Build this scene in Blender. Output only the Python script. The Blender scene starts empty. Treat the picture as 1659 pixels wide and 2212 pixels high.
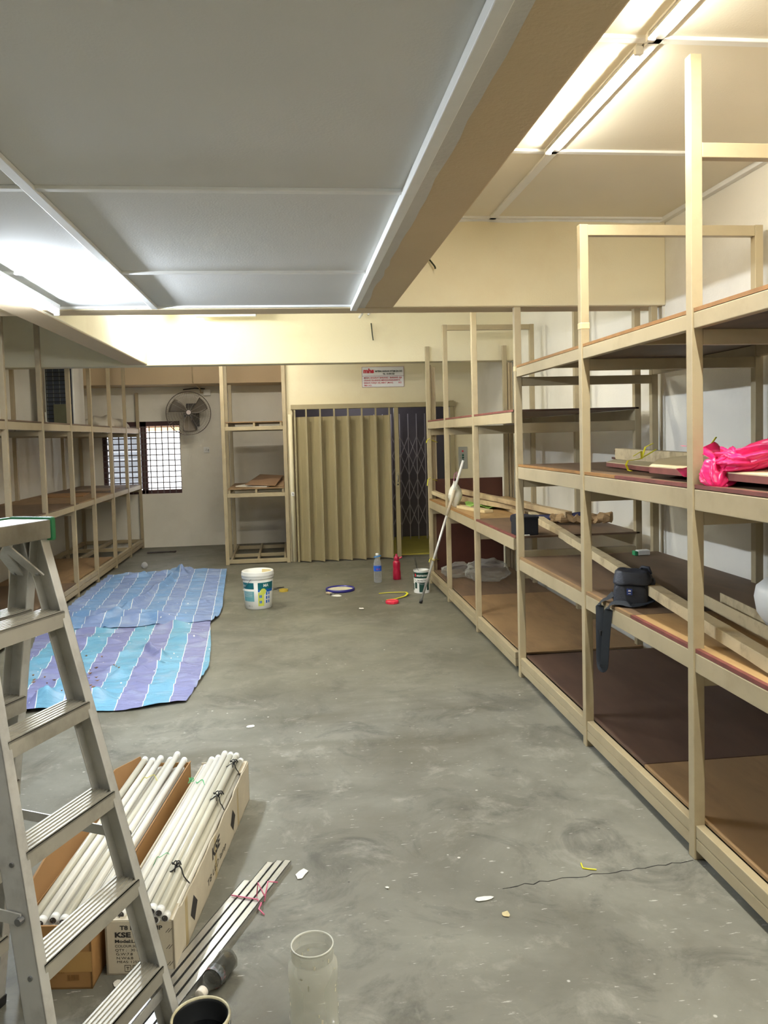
import bpy, bmesh, math, random
from mathutils import Vector, Matrix, noise
from math import sin, cos, pi, radians as R
random.seed(7)
SC = bpy.context.scene
COL = SC.collection

# ------------------------------------------------------------------ camera
W, H, F = 1659, 2212, 1720.0
CAM_Z = 1.68
YAW, PIT, ROL = R(6.527), R(3.052), R(1.482)
fwd = Vector((sin(YAW)*cos(PIT), cos(YAW)*cos(PIT), -sin(PIT)))
r0 = Vector((cos(YAW), -sin(YAW), 0)); d0 = fwd.cross(r0)
rt = cos(ROL)*r0 + sin(ROL)*d0
dn = -sin(ROL)*r0 + cos(ROL)*d0
cam = bpy.data.cameras.new('camera'); co = bpy.data.objects.new('camera', cam); COL.objects.link(co)
co.matrix_world = Matrix(((rt.x, -dn.x, -fwd.x, 0), (rt.y, -dn.y, -fwd.y, 0), (rt.z, -dn.z, -fwd.z, CAM_Z), (0, 0, 0, 1)))
cam.sensor_fit = 'VERTICAL'; cam.sensor_height = 24; cam.lens = F/H*24
cam.shift_y = -72.8/H
cam.clip_start = .05
SC.camera = co
# ------------------------------------------------------------------ view, world
SC.view_settings.view_transform = 'Standard'; SC.view_settings.look = 'None'
SC.view_settings.gamma = 1; SC.view_settings.use_curve_mapping = False
SC.view_settings.exposure = 1.78
wd = bpy.data.worlds.new('daylight'); SC.world = wd; wd.use_nodes = True
wd.node_tree.nodes['Background'].inputs[0].default_value = (.93, .97, 1, 1)
wd.node_tree.nodes['Background'].inputs[1].default_value = 1.6
TUBE_WARM, TUBE_COOL, TUBE_MID = 120.0, 210.0, 110.0
SC.cycles.max_bounces = 8; SC.cycles.diffuse_bounces = 5; SC.cycles.transparent_max_bounces = 16
SC.cycles.sample_clamp_indirect = 6

# ------------------------------------------------------------------ materials
def lin(c):
    return tuple(((x/255)/12.92 if x/255 <= .04045 else ((x/255+.055)/1.055)**2.4) for x in c)
MATS = {}
def mat(name, rgb, rough=.55, metal=0, var=.10, scale=6, bump=0, bscale=60, dirt=None, dirt_amt=.35, dirt_scale=3, stretch=None, alpha=None, spec=.5):
    if name in MATS: return MATS[name]
    m = bpy.data.materials.new(name); m.use_nodes = True; nt = m.node_tree
    b = nt.nodes['Principled BSDF']; b.inputs['Roughness'].default_value = rough; b.inputs['Metallic'].default_value = metal
    b.inputs['Specular IOR Level'].default_value = spec
    c = lin(rgb)
    tc = nt.nodes.new('ShaderNodeTexCoord'); vec = tc.outputs['Object']
    if stretch:
        mp = nt.nodes.new('ShaderNodeMapping'); mp.inputs['Scale'].default_value = stretch
        nt.links.new(vec, mp.inputs['Vector']); vec = mp.outputs['Vector']
    n = nt.nodes.new('ShaderNodeTexNoise'); n.inputs['Scale'].default_value = scale; n.inputs['Detail'].default_value = 6
    nt.links.new(vec, n.inputs['Vector'])
    r = nt.nodes.new('ShaderNodeValToRGB')
    r.color_ramp.elements[0].position = .3; r.color_ramp.elements[1].position = .7
    r.color_ramp.elements[0].color = (*[x*(1-var) for x in c], 1); r.color_ramp.elements[1].color = (*[min(1, x*(1+var)) for x in c], 1)
    nt.links.new(n.outputs['Fac'], r.inputs['Fac']); out = r.outputs['Color']
    if dirt:
        n2 = nt.nodes.new('ShaderNodeTexNoise'); n2.inputs['Scale'].default_value = dirt_scale; n2.inputs['Detail'].default_value = 9; n2.inputs['Roughness'].default_value = .65
        nt.links.new(vec, n2.inputs['Vector'])
        r2 = nt.nodes.new('ShaderNodeValToRGB'); r2.color_ramp.elements[0].position = .5; r2.color_ramp.elements[1].position = .75
        r2.color_ramp.elements[1].color = (dirt_amt,)*3+(1,)
        nt.links.new(n2.outputs['Fac'], r2.inputs['Fac'])
        mx = nt.nodes.new('ShaderNodeMix'); mx.data_type = 'RGBA'
        nt.links.new(r2.outputs['Color'], mx.inputs['Factor']); nt.links.new(out, mx.inputs['A']); mx.inputs['B'].default_value = (*lin(dirt), 1)
        out = mx.outputs['Result']
    nt.links.new(out, b.inputs['Base Color'])
    if bump:
        n3 = nt.nodes.new('ShaderNodeTexNoise'); n3.inputs['Scale'].default_value = bscale; n3.inputs['Detail'].default_value = 4
        nt.links.new(vec, n3.inputs['Vector'])
        bp = nt.nodes.new('ShaderNodeBump'); bp.inputs['Strength'].default_value = bump; bp.inputs['Distance'].default_value = .01
        nt.links.new(n3.outputs['Fac'], bp.inputs['Height']); nt.links.new(bp.outputs['Normal'], b.inputs['Normal'])
    if alpha is not None: b.inputs['Alpha'].default_value = alpha
    MATS[name] = m
    return m
def emit(name, rgb, s):
    m = bpy.data.materials.new(name); m.use_nodes = True; nt = m.node_tree
    b = nt.nodes['Principled BSDF']; b.inputs['Base Color'].default_value = (.9, .9, .9, 1)
    b.inputs['Emission Color'].default_value = (*lin(rgb), 1); b.inputs['Emission Strength'].default_value = s
    return m
def clear(name, rgb, opac, rough=.15):
    """thin clear plastic: part see-through, part glossy"""
    m = bpy.data.materials.new(name); m.use_nodes = True; nt = m.node_tree
    b = nt.nodes['Principled BSDF']; b.inputs['Base Color'].default_value = (*lin(rgb), 1); b.inputs['Roughness'].default_value = rough
    out = nt.nodes['Material Output']; t = nt.nodes.new('ShaderNodeBsdfTransparent'); t.inputs[0].default_value = (*[.5+.5*x for x in lin(rgb)], 1)
    fr = nt.nodes.new('ShaderNodeLayerWeight'); fr.inputs[0].default_value = .25
    ma = nt.nodes.new('ShaderNodeMath'); ma.operation = 'MULTIPLY_ADD'; ma.inputs[1].default_value = .55; ma.inputs[2].default_value = opac; ma.use_clamp = True
    nt.links.new(fr.outputs['Facing'], ma.inputs[0])
    mx = nt.nodes.new('ShaderNodeMixShader'); nt.links.new(ma.outputs[0], mx.inputs[0])
    nt.links.new(t.outputs[0], mx.inputs[1]); nt.links.new(b.outputs[0], mx.inputs[2]); nt.links.new(mx.outputs[0], out.inputs[0])
    return m

KHAKI = mat('khaki_paint', (172, 158, 127), .42, var=.05, scale=4, dirt=(132, 115, 84), dirt_amt=.35, dirt_scale=5)
KHAKI_L = mat('khaki_paint_old', (172, 156, 126), .5, var=.07, scale=4, dirt=(120, 100, 76), dirt_amt=.4, dirt_scale=4)
BOARD_D = mat('board_dark', (106, 85, 64), .6, var=.16, scale=3, dirt=(78, 58, 46), dirt_amt=.7, dirt_scale=2.2, stretch=(3, .8, 1))
BOARD_R = mat('board_red_brown', (84, 63, 51), .55, var=.15, scale=3, dirt=(64, 48, 42), dirt_amt=.6, dirt_scale=2, stretch=(3, .8, 1))
BOARD_M = mat('board_mid', (140, 112, 78), .6, var=.13, scale=3, dirt=(98, 76, 54), dirt_amt=.6, dirt_scale=2.4, stretch=(3, .8, 1))
BOARD_L = mat('board_light', (172, 140, 94), .55, var=.12, scale=4, dirt=(140, 104, 62), dirt_amt=.6, dirt_scale=3, stretch=(4, .7, 1))
EDGE_RED = mat('edge_red', (116, 62, 54), .6, var=.25, scale=12)
EDGE_OCHRE = mat('edge_ochre', (150, 108, 60), .6, var=.2, scale=14)
WALL_W = mat('wall_white', (234, 230, 218), .8, var=.03, scale=1.3, bump=.12, bscale=90, dirt=(190, 182, 164), dirt_amt=.3, dirt_scale=1.2)
WALL_C = mat('wall_cream', (232, 223, 192), .8, var=.03, scale=1.2, bump=.12, bscale=90, dirt=(212, 190, 150), dirt_amt=.4, dirt_scale=1.1)
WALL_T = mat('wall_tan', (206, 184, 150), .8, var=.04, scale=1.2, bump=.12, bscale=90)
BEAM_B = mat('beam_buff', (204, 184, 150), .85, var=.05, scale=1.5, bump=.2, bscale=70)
BEAM_P = mat('beam_primer', (204, 202, 196), .85, var=.06, scale=3, bump=.2, bscale=70)
CEIL_W = mat('ceiling_white', (214, 214, 210), .85, var=.02, scale=2, bump=.08, bscale=120)
CEIL_C = mat('ceiling_cream', (228, 221, 202), .85, var=.02, scale=2, bump=.08, bscale=120)
BATTEN = mat('batten_white', (232, 232, 228), .6, var=.03, scale=9)
PUTTY = mat('putty_white', (222, 222, 218), .8, var=.06, scale=20)
ALU = mat('aluminium', (204, 203, 198), .42, .45, var=.10, scale=6, dirt=(120, 116, 108), dirt_amt=.5, dirt_scale=7)
ALU_D = mat('aluminium_worn', (172, 168, 156), .48, .4, var=.14, scale=5, dirt=(110, 104, 92), dirt_amt=.6, dirt_scale=6)
STEEL = mat('steel', (150, 150, 150), .35, .9)
GREEN = mat('green_plastic', (46, 138, 88), .45)
CARD_B = mat('brown_card', (158, 118, 70), .8, var=.07, scale=5, dirt=(130, 92, 46), dirt_amt=.4)
CARD_W = mat('white_card', (196, 186, 164), .8, var=.05, scale=5, dirt=(158, 146, 122), dirt_amt=.4)
CARD_IN = mat('card_inside', (150, 112, 70), .85, var=.06)
TUBE_W = mat('tube_white', (232, 230, 220), .25, var=.04, scale=5, dirt=(206, 200, 180), dirt_amt=.35)
TUBE_G = mat('tube_grey', (206, 203, 186), .28, var=.05, scale=5, dirt=(176, 168, 144), dirt_amt=.4)
BLACK = mat('black', (26, 26, 28), .5)
INK = mat('ink', (44, 40, 38), .7, var=.02)
DKBLUE = mat('dark_navy', (16, 19, 27), .7, var=.1)
WHITE_P = mat('white_plastic', (232, 232, 228), .35, var=.03)
RED_P = mat('red_plastic', (206, 44, 60), .35, var=.05)
YEL_P = mat('yellow_plastic', (224, 218, 40), .45, var=.08)
PAPER = mat('paper', (226, 224, 214), .8, var=.05)
TIMBER = mat('old_timber', (176, 154, 118), .75, var=.16, scale=5, dirt=(110, 88, 62), dirt_amt=.7, dirt_scale=6)
WOODBR = mat('dark_wood', (82, 46, 34), .45, var=.2, scale=2.5, dirt=(60, 32, 26), dirt_amt=.6)

def floor_material():
    m = bpy.data.materials.new('concrete'); m.use_nodes = True; nt = m.node_tree; L = nt.links.new
    b = nt.nodes['Principled BSDF']; b.inputs['Roughness'].default_value = .55; b.inputs['Specular IOR Level'].default_value = .35
    tc = nt.nodes.new('ShaderNodeTexCoord')
    def nz(s, d=8, r=.6, dist=0, sx=None):
        v = tc.outputs['Object']
        if sx:
            mp = nt.nodes.new('ShaderNodeMapping'); mp.inputs['Scale'].default_value = sx; L(v, mp.inputs[0]); v = mp.outputs[0]
        n = nt.nodes.new('ShaderNodeTexNoise'); n.inputs['Scale'].default_value = s; n.inputs['Detail'].default_value = d
        n.inputs['Roughness'].default_value = r; n.inputs['Distortion'].default_value = dist; L(v, n.inputs['Vector']); return n.outputs['Fac']
    def ramp(f, a, bb, c0=(0, 0, 0), c1=(1, 1, 1)):
        r = nt.nodes.new('ShaderNodeValToRGB'); e = r.color_ramp.elements
        e[0].position = a; e[1].position = bb; e[0].color = (*c0, 1); e[1].color = (*c1, 1); L(f, r.inputs[0]); return r.outputs[0]
    def mix(f, a, c):
        x = nt.nodes.new('ShaderNodeMix'); x.data_type = 'RGBA'; L(f, x.inputs['Factor'])
        for k, s in (('A', a), ('B', c)):
            if isinstance(s, tuple): x.inputs[k].default_value = (*lin(s), 1)
            else: L(s, x.inputs[k])
        return x.outputs['Result']
    c = ramp(nz(1.1, 9, .62, .6), .34, .66, lin((100, 99, 89)), lin((132, 131, 121)))
    c = mix(ramp(nz(.55, 8, .6, 1.2), .48, .60, (0, 0, 0), (.75,)*3), c, (88, 84, 70))
    c = mix(ramp(nz(2.6, 10, .7, .8), .52, .66, (0, 0, 0), (.7,)*3), c, (70, 70, 64))
    c = mix(ramp(nz(3.7, 10, .72, .5), .55, .70, (0, 0, 0), (.7,)*3), c, (152, 150, 140))
    c = mix(ramp(nz(9, 6, .6), .55, .8, (0, 0, 0), (.35,)*3), c, (98, 92, 80))
    c = mix(ramp(nz(16, 4, .6, 0, (1, 5, 1)), .66, .70, (0, 0, 0), (.75,)*3), c, (196, 194, 186))
    # browner, darker tone from the middle of the aisle onwards
    sep = nt.nodes.new('ShaderNodeSeparateXYZ'); L(tc.outputs['Object'], sep.inputs[0])
    mr = nt.nodes.new('ShaderNodeMapRange'); mr.interpolation_type = 'SMOOTHSTEP'
    mr.inputs['From Min'].default_value = 4.6; mr.inputs['From Max'].default_value = 5.6; L(sep.outputs['Y'], mr.inputs['Value'])
    mu = nt.nodes.new('ShaderNodeMath'); mu.operation = 'MULTIPLY'; mu.inputs[1].default_value = .5; L(mr.outputs[0], mu.inputs[0])
    c = mix(mu.outputs[0], c, mix(ramp(nz(1.7, 8, .65, .5), .35, .65), (84, 80, 64), (122, 118, 100)))
    vo = nt.nodes.new('ShaderNodeTexVoronoi'); vo.inputs['Scale'].default_value = 9; L(tc.outputs['Object'], vo.inputs['Vector'])
    gt = nt.nodes.new('ShaderNodeMath'); gt.operation = 'MULTIPLY'
    L(ramp(vo.outputs['Distance'], .045, .065, (.9,)*3, (0, 0, 0)), gt.inputs[0]); L(ramp(nz(1.4, 3), .50, .58), gt.inputs[1])
    c = mix(gt.outputs[0], c, (206, 204, 196))
    vo2 = nt.nodes.new('ShaderNodeTexVoronoi'); vo2.inputs['Scale'].default_value = 5.3; L(tc.outputs['Object'], vo2.inputs['Vector'])
    c = mix(ramp(vo2.outputs['Distance'], .02, .03, (.8,)*3, (0, 0, 0)), c, (60, 58, 54))
    L(c, b.inputs['Base Color'])
    bp = nt.nodes.new('ShaderNodeBump'); bp.inputs['Strength'].default_value = .12; bp.inputs['Distance'].default_value = .01
    L(nz(22, 6), bp.inputs['Height']); L(bp.outputs[0], b.inputs['Normal'])
    return m
FLOOR = floor_material()

# ------------------------------------------------------------------ builders
def V3(p): return Vector(p)
class MB:
    def __init__(s): s.v = []; s.f = []; s.uv = None
    def add(s, vs, fs):
        o = len(s.v); s.v += [Vector(p) for p in vs]; s.f += [tuple(i+o for i in f) for f in fs]; return s
    def hexa(s, a, b):
        return s.add(list(a)+list(b), [(3, 2, 1, 0), (4, 5, 6, 7), (0, 1, 5, 4), (1, 2, 6, 5), (2, 3, 7, 6), (3, 0, 4, 7)])
    def box(s, x0, x1, y0, y1, z0, z1):
        return s.hexa([(x0, y0, z0), (x1, y0, z0), (x1, y1, z0), (x0, y1, z0)], [(x0, y0, z1), (x1, y0, z1), (x1, y1, z1), (x0, y1, z1)])
    def bar(s, p0, p1, w, h, up=(0, 0, 1)):
        p0, p1 = V3(p0), V3(p1); d = (p1-p0).normalized(); side = d.cross(V3(up)).normalized(); u = side.cross(d)
        q = lambda p: [p-side*w/2-u*h/2, p+side*w/2-u*h/2, p+side*w/2+u*h/2, p-side*w/2+u*h/2]
        return s.hexa(q(p0), q(p1))
    def tube(s, pts, r, n=10, cap=True, flat=None, closed=False):
        pts = [V3(p) for p in pts]; rs = r if isinstance(r, (list, tuple)) else [r]*len(pts)
        o = len(s.v); N = len(pts); ref = None
        for i, p in enumerate(pts):
            d = ((pts[(i+1) % N] if closed else pts[min(i+1, N-1)])-(pts[i-1] if closed else pts[max(i-1, 0)])).normalized()
            if ref is None: ref = Vector((0, 0, 1)) if abs(d.z) < .9 else Vector((1, 0, 0))
            a = (ref-d*ref.dot(d)).normalized(); b = d.cross(a); ref = a
            for k in range(n):
                t = 2*pi*k/n; s.v.append(p+a*cos(t)*rs[i]*(flat or 1)+b*sin(t)*rs[i])
        M = N if closed else N-1
        for i in range(M):
            for k in range(n):
                j = (i+1) % N
                s.f.append((o+i*n+k, o+i*n+(k+1) % n, o+j*n+(k+1) % n, o+j*n+k))
        if cap and not closed:
            s.f.append(tuple(o+k for k in range(n))[::-1]); s.f.append(tuple(o+(N-1)*n+k for k in range(n)))
        return s
    def lathe(s, prof, c=(0, 0, 0), n=32, a0=0, a1=2*pi, mtx=None):
        """prof: list of (r, z); c centre"""
        o = len(s.v); c = V3(c); full = abs(a1-a0-2*pi) < 1e-6; K = n if full else n+1
        for (r, z) in prof:
            for k in range(K):
                t = a0+(a1-a0)*k/n; p = Vector((cos(t)*max(r, 1e-5), sin(t)*max(r, 1e-5), z))
                s.v.append((mtx @ p if mtx else p)+c)
        for i in range(len(prof)-1):
            for k in range(n):
                k2 = (k+1) % K
                s.f.append((o+i*K+k, o+i*K+k2, o+(i+1)*K+k2, o+(i+1)*K+k))
        return s
    def grid(s, fn, nu, nv, uv=None):
        o = len(s.v)
        for j in range(nv+1):
            for i in range(nu+1): s.v.append(V3(fn(i/nu, j/nv)))
        for j in range(nv):
            for i in range(nu):
                a = o+j*(nu+1)+i; s.f.append((a, a+1, a+nu+2, a+nu+1))
        return s
    def prism(s, poly, z0, z1, fn=None):
        n = len(poly); fn = fn or (lambda x, y, z: (x, y, z))
        return s.add([fn(x, y, z0) for x, y in poly]+[fn(x, y, z1) for x, y in poly],
                     [tuple(range(n))[::-1], tuple(range(n, 2*n))]+[(i, (i+1) % n, (i+1) % n+n, i+n) for i in range(n)])
    def build(s, name, m, parent=None, smooth=False, bevel=0, solid=0, origin=None, sub=0, world=True, fix=True):
        me = bpy.data.meshes.new(name); o = bpy.data.objects.new(name, me); COL.objects.link(o)
        off = Vector((0, 0, 0))
        if parent is not None:
            o.parent = parent
            q = parent
            while q is not None and world: off = off+q.location; q = q.parent
        elif origin is not None: off = V3(origin); o.location = off
        me.from_pydata([tuple(p-off) for p in s.v], [], s.f)
        if fix:
            bm = bmesh.new(); bm.from_mesh(me); bmesh.ops.recalc_face_normals(bm, faces=bm.faces); bm.to_mesh(me); bm.free()
        if smooth: me.polygons.foreach_set('use_smooth', [True]*len(me.polygons))
        me.materials.append(m)
        if bevel:
            b = o.modifiers.new('bevel', 'BEVEL'); b.width = bevel; b.segments = 2; b.limit_method = 'ANGLE'
        if solid:
            b = o.modifiers.new('solid', 'SOLIDIFY'); b.thickness = solid; b.offset = 0
        if sub:
            b = o.modifiers.new('sub', 'SUBSURF'); b.levels = sub; b.render_levels = sub
        return o
def thing(name, label, cat, loc, group=None):
    o = bpy.data.objects.new(name, None); COL.objects.link(o); o.location = loc; o.empty_display_size = .1
    return tag(o, label, cat, group)
def tag(o, label, cat, group=None, kind=None):
    o['label'] = label; o['category'] = cat
    if group: o['group'] = group
    if kind: o['kind'] = kind
    return o
def struct(o, label=None):
    o['kind'] = 'structure'
    if label: o['label'] = label
    return o
def copy_tree(o, parent=None):
    c = o.copy(); COL.objects.link(c)
    if parent is not None: c.parent = parent
    for ch in [x for x in o.children]: copy_tree(ch, c)
    return c
def text_geo(txt, size, bold=0, sx=1.0):
    cu = bpy.data.curves.new('t', 'FONT'); cu.body = txt; cu.size = size; cu.offset = bold; cu.resolution_u = 3
    ob = bpy.data.objects.new('t', cu); COL.objects.link(ob)
    me = bpy.data.meshes.new_from_object(ob.evaluated_get(bpy.context.evaluated_depsgraph_get()))
    vs = [(v.co.x*sx, v.co.y) for v in me.vertices]; fs = [tuple(p.vertices) for p in me.polygons]
    bpy.data.objects.remove(ob); bpy.data.curves.remove(cu); bpy.data.meshes.remove(me)
    return vs, fs
def letter(mb, txt, size, fn, x=0, y=0, bold=0, width=None, sx=1.0):
    vs, fs = text_geo(txt, size, bold, sx)
    if width:
        w = max(v[0] for v in vs); k = width/w; vs = [(a*k, b) for a, b in vs]
    mb.add([fn(a+x, b+y) for a, b in vs], fs); return mb
def crumple(p, s, a, seed=0):
    q = Vector(p)*s+Vector((seed*7.3, seed*3.1, seed*1.7)); return noise.noise_vector(q)*a

# ================================================================== SETTING
XL, XR, YF, YB = -3.40, 2.56, -4.0, 12.95
ZB = 2.52                     # underside of the beams and of the low ceiling
ZC = 3.10                     # high ceiling
struct(MB().box(XL-.2, XR+.2, YF-.2, YB+.2, -.12, 0).build('floor', FLOOR))
fl = bpy.data.objects['floor']
# cracks
def ribbon_floor(pts, w, z):
    mb = MB(); P = [Vector((x, y, z)) for x, y in pts]
    for a, b in zip(P, P[1:]): mb.bar(a, b, w*random.uniform(.5, 1.3), .0008)
    return mb
cr = [(1.50, 2.862)]
x = 1.50
while x > .72:
    x -= .03; cr.append((x, 2.862-(1.50-x)*.085+random.uniform(-.009, .009)))
ribbon_floor(cr, .0032, .0006).build('crack', BLACK, fl)
# walls
struct(MB().box(XR, XR+.15, YF, YB, 0, 3.3).build('wall_right', WALL_W))
struct(MB().box(XL-.15, XL, YF, YB, 0, 3.3).build('wall_left', WALL_W))
struct(MB().box(XL, XR, YF-.15, YF, 0, 3.3).build('wall_front', WALL_C))
WX0, WX1, WZ0, WZ1 = -2.96, -1.76, .855, 2.00
mb = MB().box(XL, WX0, YB, YB+.15, 0, 3.3).box(WX1, 0, YB, YB+.15, 0, 3.3).box(WX0, WX1, YB, YB+.15, 0, WZ0).box(WX0, WX1, YB, YB+.15, WZ1, 3.3).box(0, XR, YB, YB+.15, 0, 3.3)
struct(mb.build('wall_back', WALL_W))
# lift shaft front wall
YS = 10.86
mb = MB().box(-.06, .02, YS, YS+.12, 0, 3.3).box(2.20, XR, YS, YS+.12, 0, 3.3).box(.02, 2.20, YS, YS+.12, 2.12, 3.3)
struct(mb.build('wall_lift', WALL_C))
struct(MB().box(-.06, .04, YS+.12, YB, 0, 3.3).build('wall_shaft', WALL_T))
# ceilings
struct(MB().box(-1.73, .44, YF, 5.24, ZB+.015, ZB+.04).build('ceiling', CEIL_W))
struct(MB().box(.68, XR, YF, 5.22, ZC, ZC+.04).build('ceiling_right', CEIL_C))
struct(MB().box(XL, -1.70, YF, 9.0, ZC, ZC+.04).build('ceiling_left', CEIL_W))
struct(MB().box(-1.70, XR, 5.44, YB, ZC, ZC+.04).box(XL, -1.70, 9.0, YB, ZC, ZC+.04).build('ceiling_back', CEIL_W))
# beams
def rough_beam(name, x0, x1, y0, y1, z0, z1, m, label):
    o = MB().box(x0, x1, y0, y1, z0, z1).build(name, m, bevel=.008); struct(o, label); return o
rough_beam('beam', XL, XR, 5.22, 5.46, ZB, ZC+.02, WALL_C, 'cream cross beam in the middle of the room')
rough_beam('beam', XL, XR, 8.87, 9.08, ZB-.02, ZC+.02, WALL_C, 'cream cross beam above the lift door')
rough_beam('beam', .43, .69, YF, 5.24, ZB, ZC+.02, BEAM_B, 'buff beam running along the ceiling')
rough_beam('beam', -1.73, -1.52, YF, 8.9, ZB-.01, ZC+.02, WALL_C, 'cream beam on the left side of the ceiling')
rough_beam('beam', XL, -.06, 12.35, YB, ZB+.02, ZC+.02, WALL_T, 'tan beam over the window wall')
# rough grey primer strip along the long beam's underside
pr = MB(); ys = [YF+.5]
while ys[-1] < 5.2: ys.append(ys[-1]+.12)
def edge(y): return .50+.022*noise.noise(Vector((y*2.1, 1, 0)))+.014*noise.noise(Vector((y*9, 4, 0)))
for a, b in zip(ys, ys[1:]):
    pr.add([(.436, a, ZB-.0025), (edge(a), a, ZB-.0025), (edge(b), b, ZB-.0025), (.436, b, ZB-.0025)], [(0, 1, 2, 3)])
struct(pr.build('trim_primer', BEAM_P))
# underside shading coats
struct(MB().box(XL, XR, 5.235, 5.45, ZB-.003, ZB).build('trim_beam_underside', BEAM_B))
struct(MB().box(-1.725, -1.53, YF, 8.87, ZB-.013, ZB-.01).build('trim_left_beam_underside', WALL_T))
# putty streaks at the top of the beams
mb = MB()
for (xa, xb, y, zt) in ((.75, 2.5, 5.217, ZC), (-.9, 2.5, 8.867, ZC)):
    x = xa
    while x < xb:
        n = x+.09; h0 = .030+.02*noise.noise(Vector((x*3, y, 0))); h1 = .030+.02*noise.noise(Vector((n*3, y, 0)))
        mb.add([(x, y, zt), (n, y, zt), (n, y, zt-h1), (x, y, zt-h0)], [(0, 1, 2, 3)]); x = n
struct(mb.build('trim_putty', PUTTY))
# ceiling battens
def batten(name, p0, p1, w=.035, h=.014):
    return struct(MB().bar(p0, p1, w, h).build(name, BATTEN, bevel=.003))
zb = ZB+.009
k = 0
for y in (-.98, .24, 1.46, 2.80, 4.16, 5.222):
    batten('trim_%d' % k, (-1.5, y, zb), (.43, y, zb)); k += 1
for x, hh in ((-.835, .016), (.428, .036)):
    batten('trim_%d' % k, (x, YF, zb-.003-(hh-.016)/2), (x, 5.235, zb-.003-(hh-.016)/2), .04, hh); k += 1
for y in (-.85, .38, 1.60, 2.84, 3.98, 5.20):
    batten('trim_%d' % k, (.69, y, ZC-.006), (XR, y, ZC-.006), .04); k += 1
batten('trim_%d' % k, (1.36, YF, ZC-.006), (1.36, 5.22, ZC-.006), .05); k += 1
batten('trim_%d' % k, (XR-.02, YF, ZC-.012), (XR-.02, 5.22, ZC-.012), .04, .03); k += 1
# shallow pilaster below the cross beam
struct(MB().box(XR-.012, XR+.01, 5.235, 5.45, 0, ZB).build('trim_pilaster', WALL_W))
# window
wf = mat('window_brown', (74, 44, 44), .5)
win = bpy.data.objects.new('window_1', None); COL.objects.link(win); win.location = ((WX0+WX1)/2, YB, WZ0); struct(win)
XM = -2.33
mb = MB()
for (a, b, c, d) in ((WX0, WX0+.06, WZ0, WZ1), (WX1-.012, WX1, WZ0, WZ1), (WX0, WX1, WZ0, WZ0+.06), (WX0, WX1, WZ1-.075, WZ1), (XM-.045, XM+.045, WZ0, WZ1)):
    mb.box(a, b, YB+.02, YB+.10, c, d)
mb.build('window_frame', wf, win)
mb = MB()
x = WX0+.06
while x < WX1: mb.box(x-.008, x+.008, YB+.012, YB+.02, WZ0, WZ1-.07); x += .095
z = WZ0+.09
while z < WZ1-.08: mb.box(WX0, WX1, YB+.004, YB+.012, z-.008, z+.008); z += .088
mb.build('window_grille', mat('grille', (96, 84, 84), .5), win)
pm = clear('frosted_glass', (176, 180, 186), .62, .35)
mb = MB()
z = WZ0+.08
while z < WZ1-.1:
    mb.hexa([(WX0+.06, YB+.09, z), (XM-.045, YB+.09, z), (XM-.045, YB+.095, z), (WX0+.06, YB+.095, z)],
            [(WX0+.06, YB+.13, z+.118), (XM-.045, YB+.13, z+.118), (XM-.045, YB+.135, z+.118), (WX0+.06, YB+.135, z+.118)]); z += .12
mb.build('window_louvre', pm, win)
# outside: neighbour's wall with an orange band, well beyond the window
ow = MB().box(-6, 2, 17.0, 17.2, 1.9, 2.4).build('neighbour_facade', mat('orange_wall', (226, 160, 110), .8), origin=(-2, 17, 0))
tag(ow, 'orange band of the building seen outside through the window', 'building')
# lift interior
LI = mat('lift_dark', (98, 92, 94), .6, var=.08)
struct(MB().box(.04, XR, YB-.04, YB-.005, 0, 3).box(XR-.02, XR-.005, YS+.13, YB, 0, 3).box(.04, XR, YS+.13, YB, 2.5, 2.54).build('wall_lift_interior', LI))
tag(MB().box(.06, XR-.03, YS+.14, YB-.06, .001, .02).build('lift_floor_sheet', mat('yellow_floor', (186, 176, 70), .55, var=.12, dirt=(150, 140, 60), dirt_amt=.5), origin=(1.2, 11.9, 0)), 'yellow floor of the goods lift behind the grille opening', 'lift floor')
gate = thing('scissor_gate', 'grey folding lattice gate at the far side of the lift', 'gate', (1.8, 12.55, .02))
GM = mat('gate_grey', (176, 170, 172), .45, .3)
for i in range(7):
    x = 1.30+i*.135
    MB().box(x-.006, x+.006, 12.54, 12.56, .02, 2.02).build('upright', GM, gate)
for zc in (.42, .82, 1.22, 1.50):
    mb = MB()
    for i in range(6):
        x = 1.30+i*.135
        mb.bar((x, 12.535, zc-.17), (x+.135, 12.535, zc+.17), .010, .004, (0, 1, 0)); mb.bar((x, 12.565, zc+.17), (x+.135, 12.565, zc-.17), .010, .004, (0, 1, 0))
    mb.build('lattice', GM, gate)
bulb = thing('lift_bulb', 'pair of small bright lamps inside the lift seen above the folding door', 'lamp', (1.15, 12.0, 2.13))
MB().box(1.02, 1.34, 12.0, 12.03, 2.44, 2.5).build('bulb_base', GM, bulb)
for x in (1.08, 1.18): MB().lathe([(0, -.026), (.016, -.022), (.025, 0), (.016, .022), (.004, .3)], (x, 12.0, 2.15), 14).build('bulb', emit('bulb_glow%d' % int(x*100), (240, 240, 250), 26), bulb, smooth=True)

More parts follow.
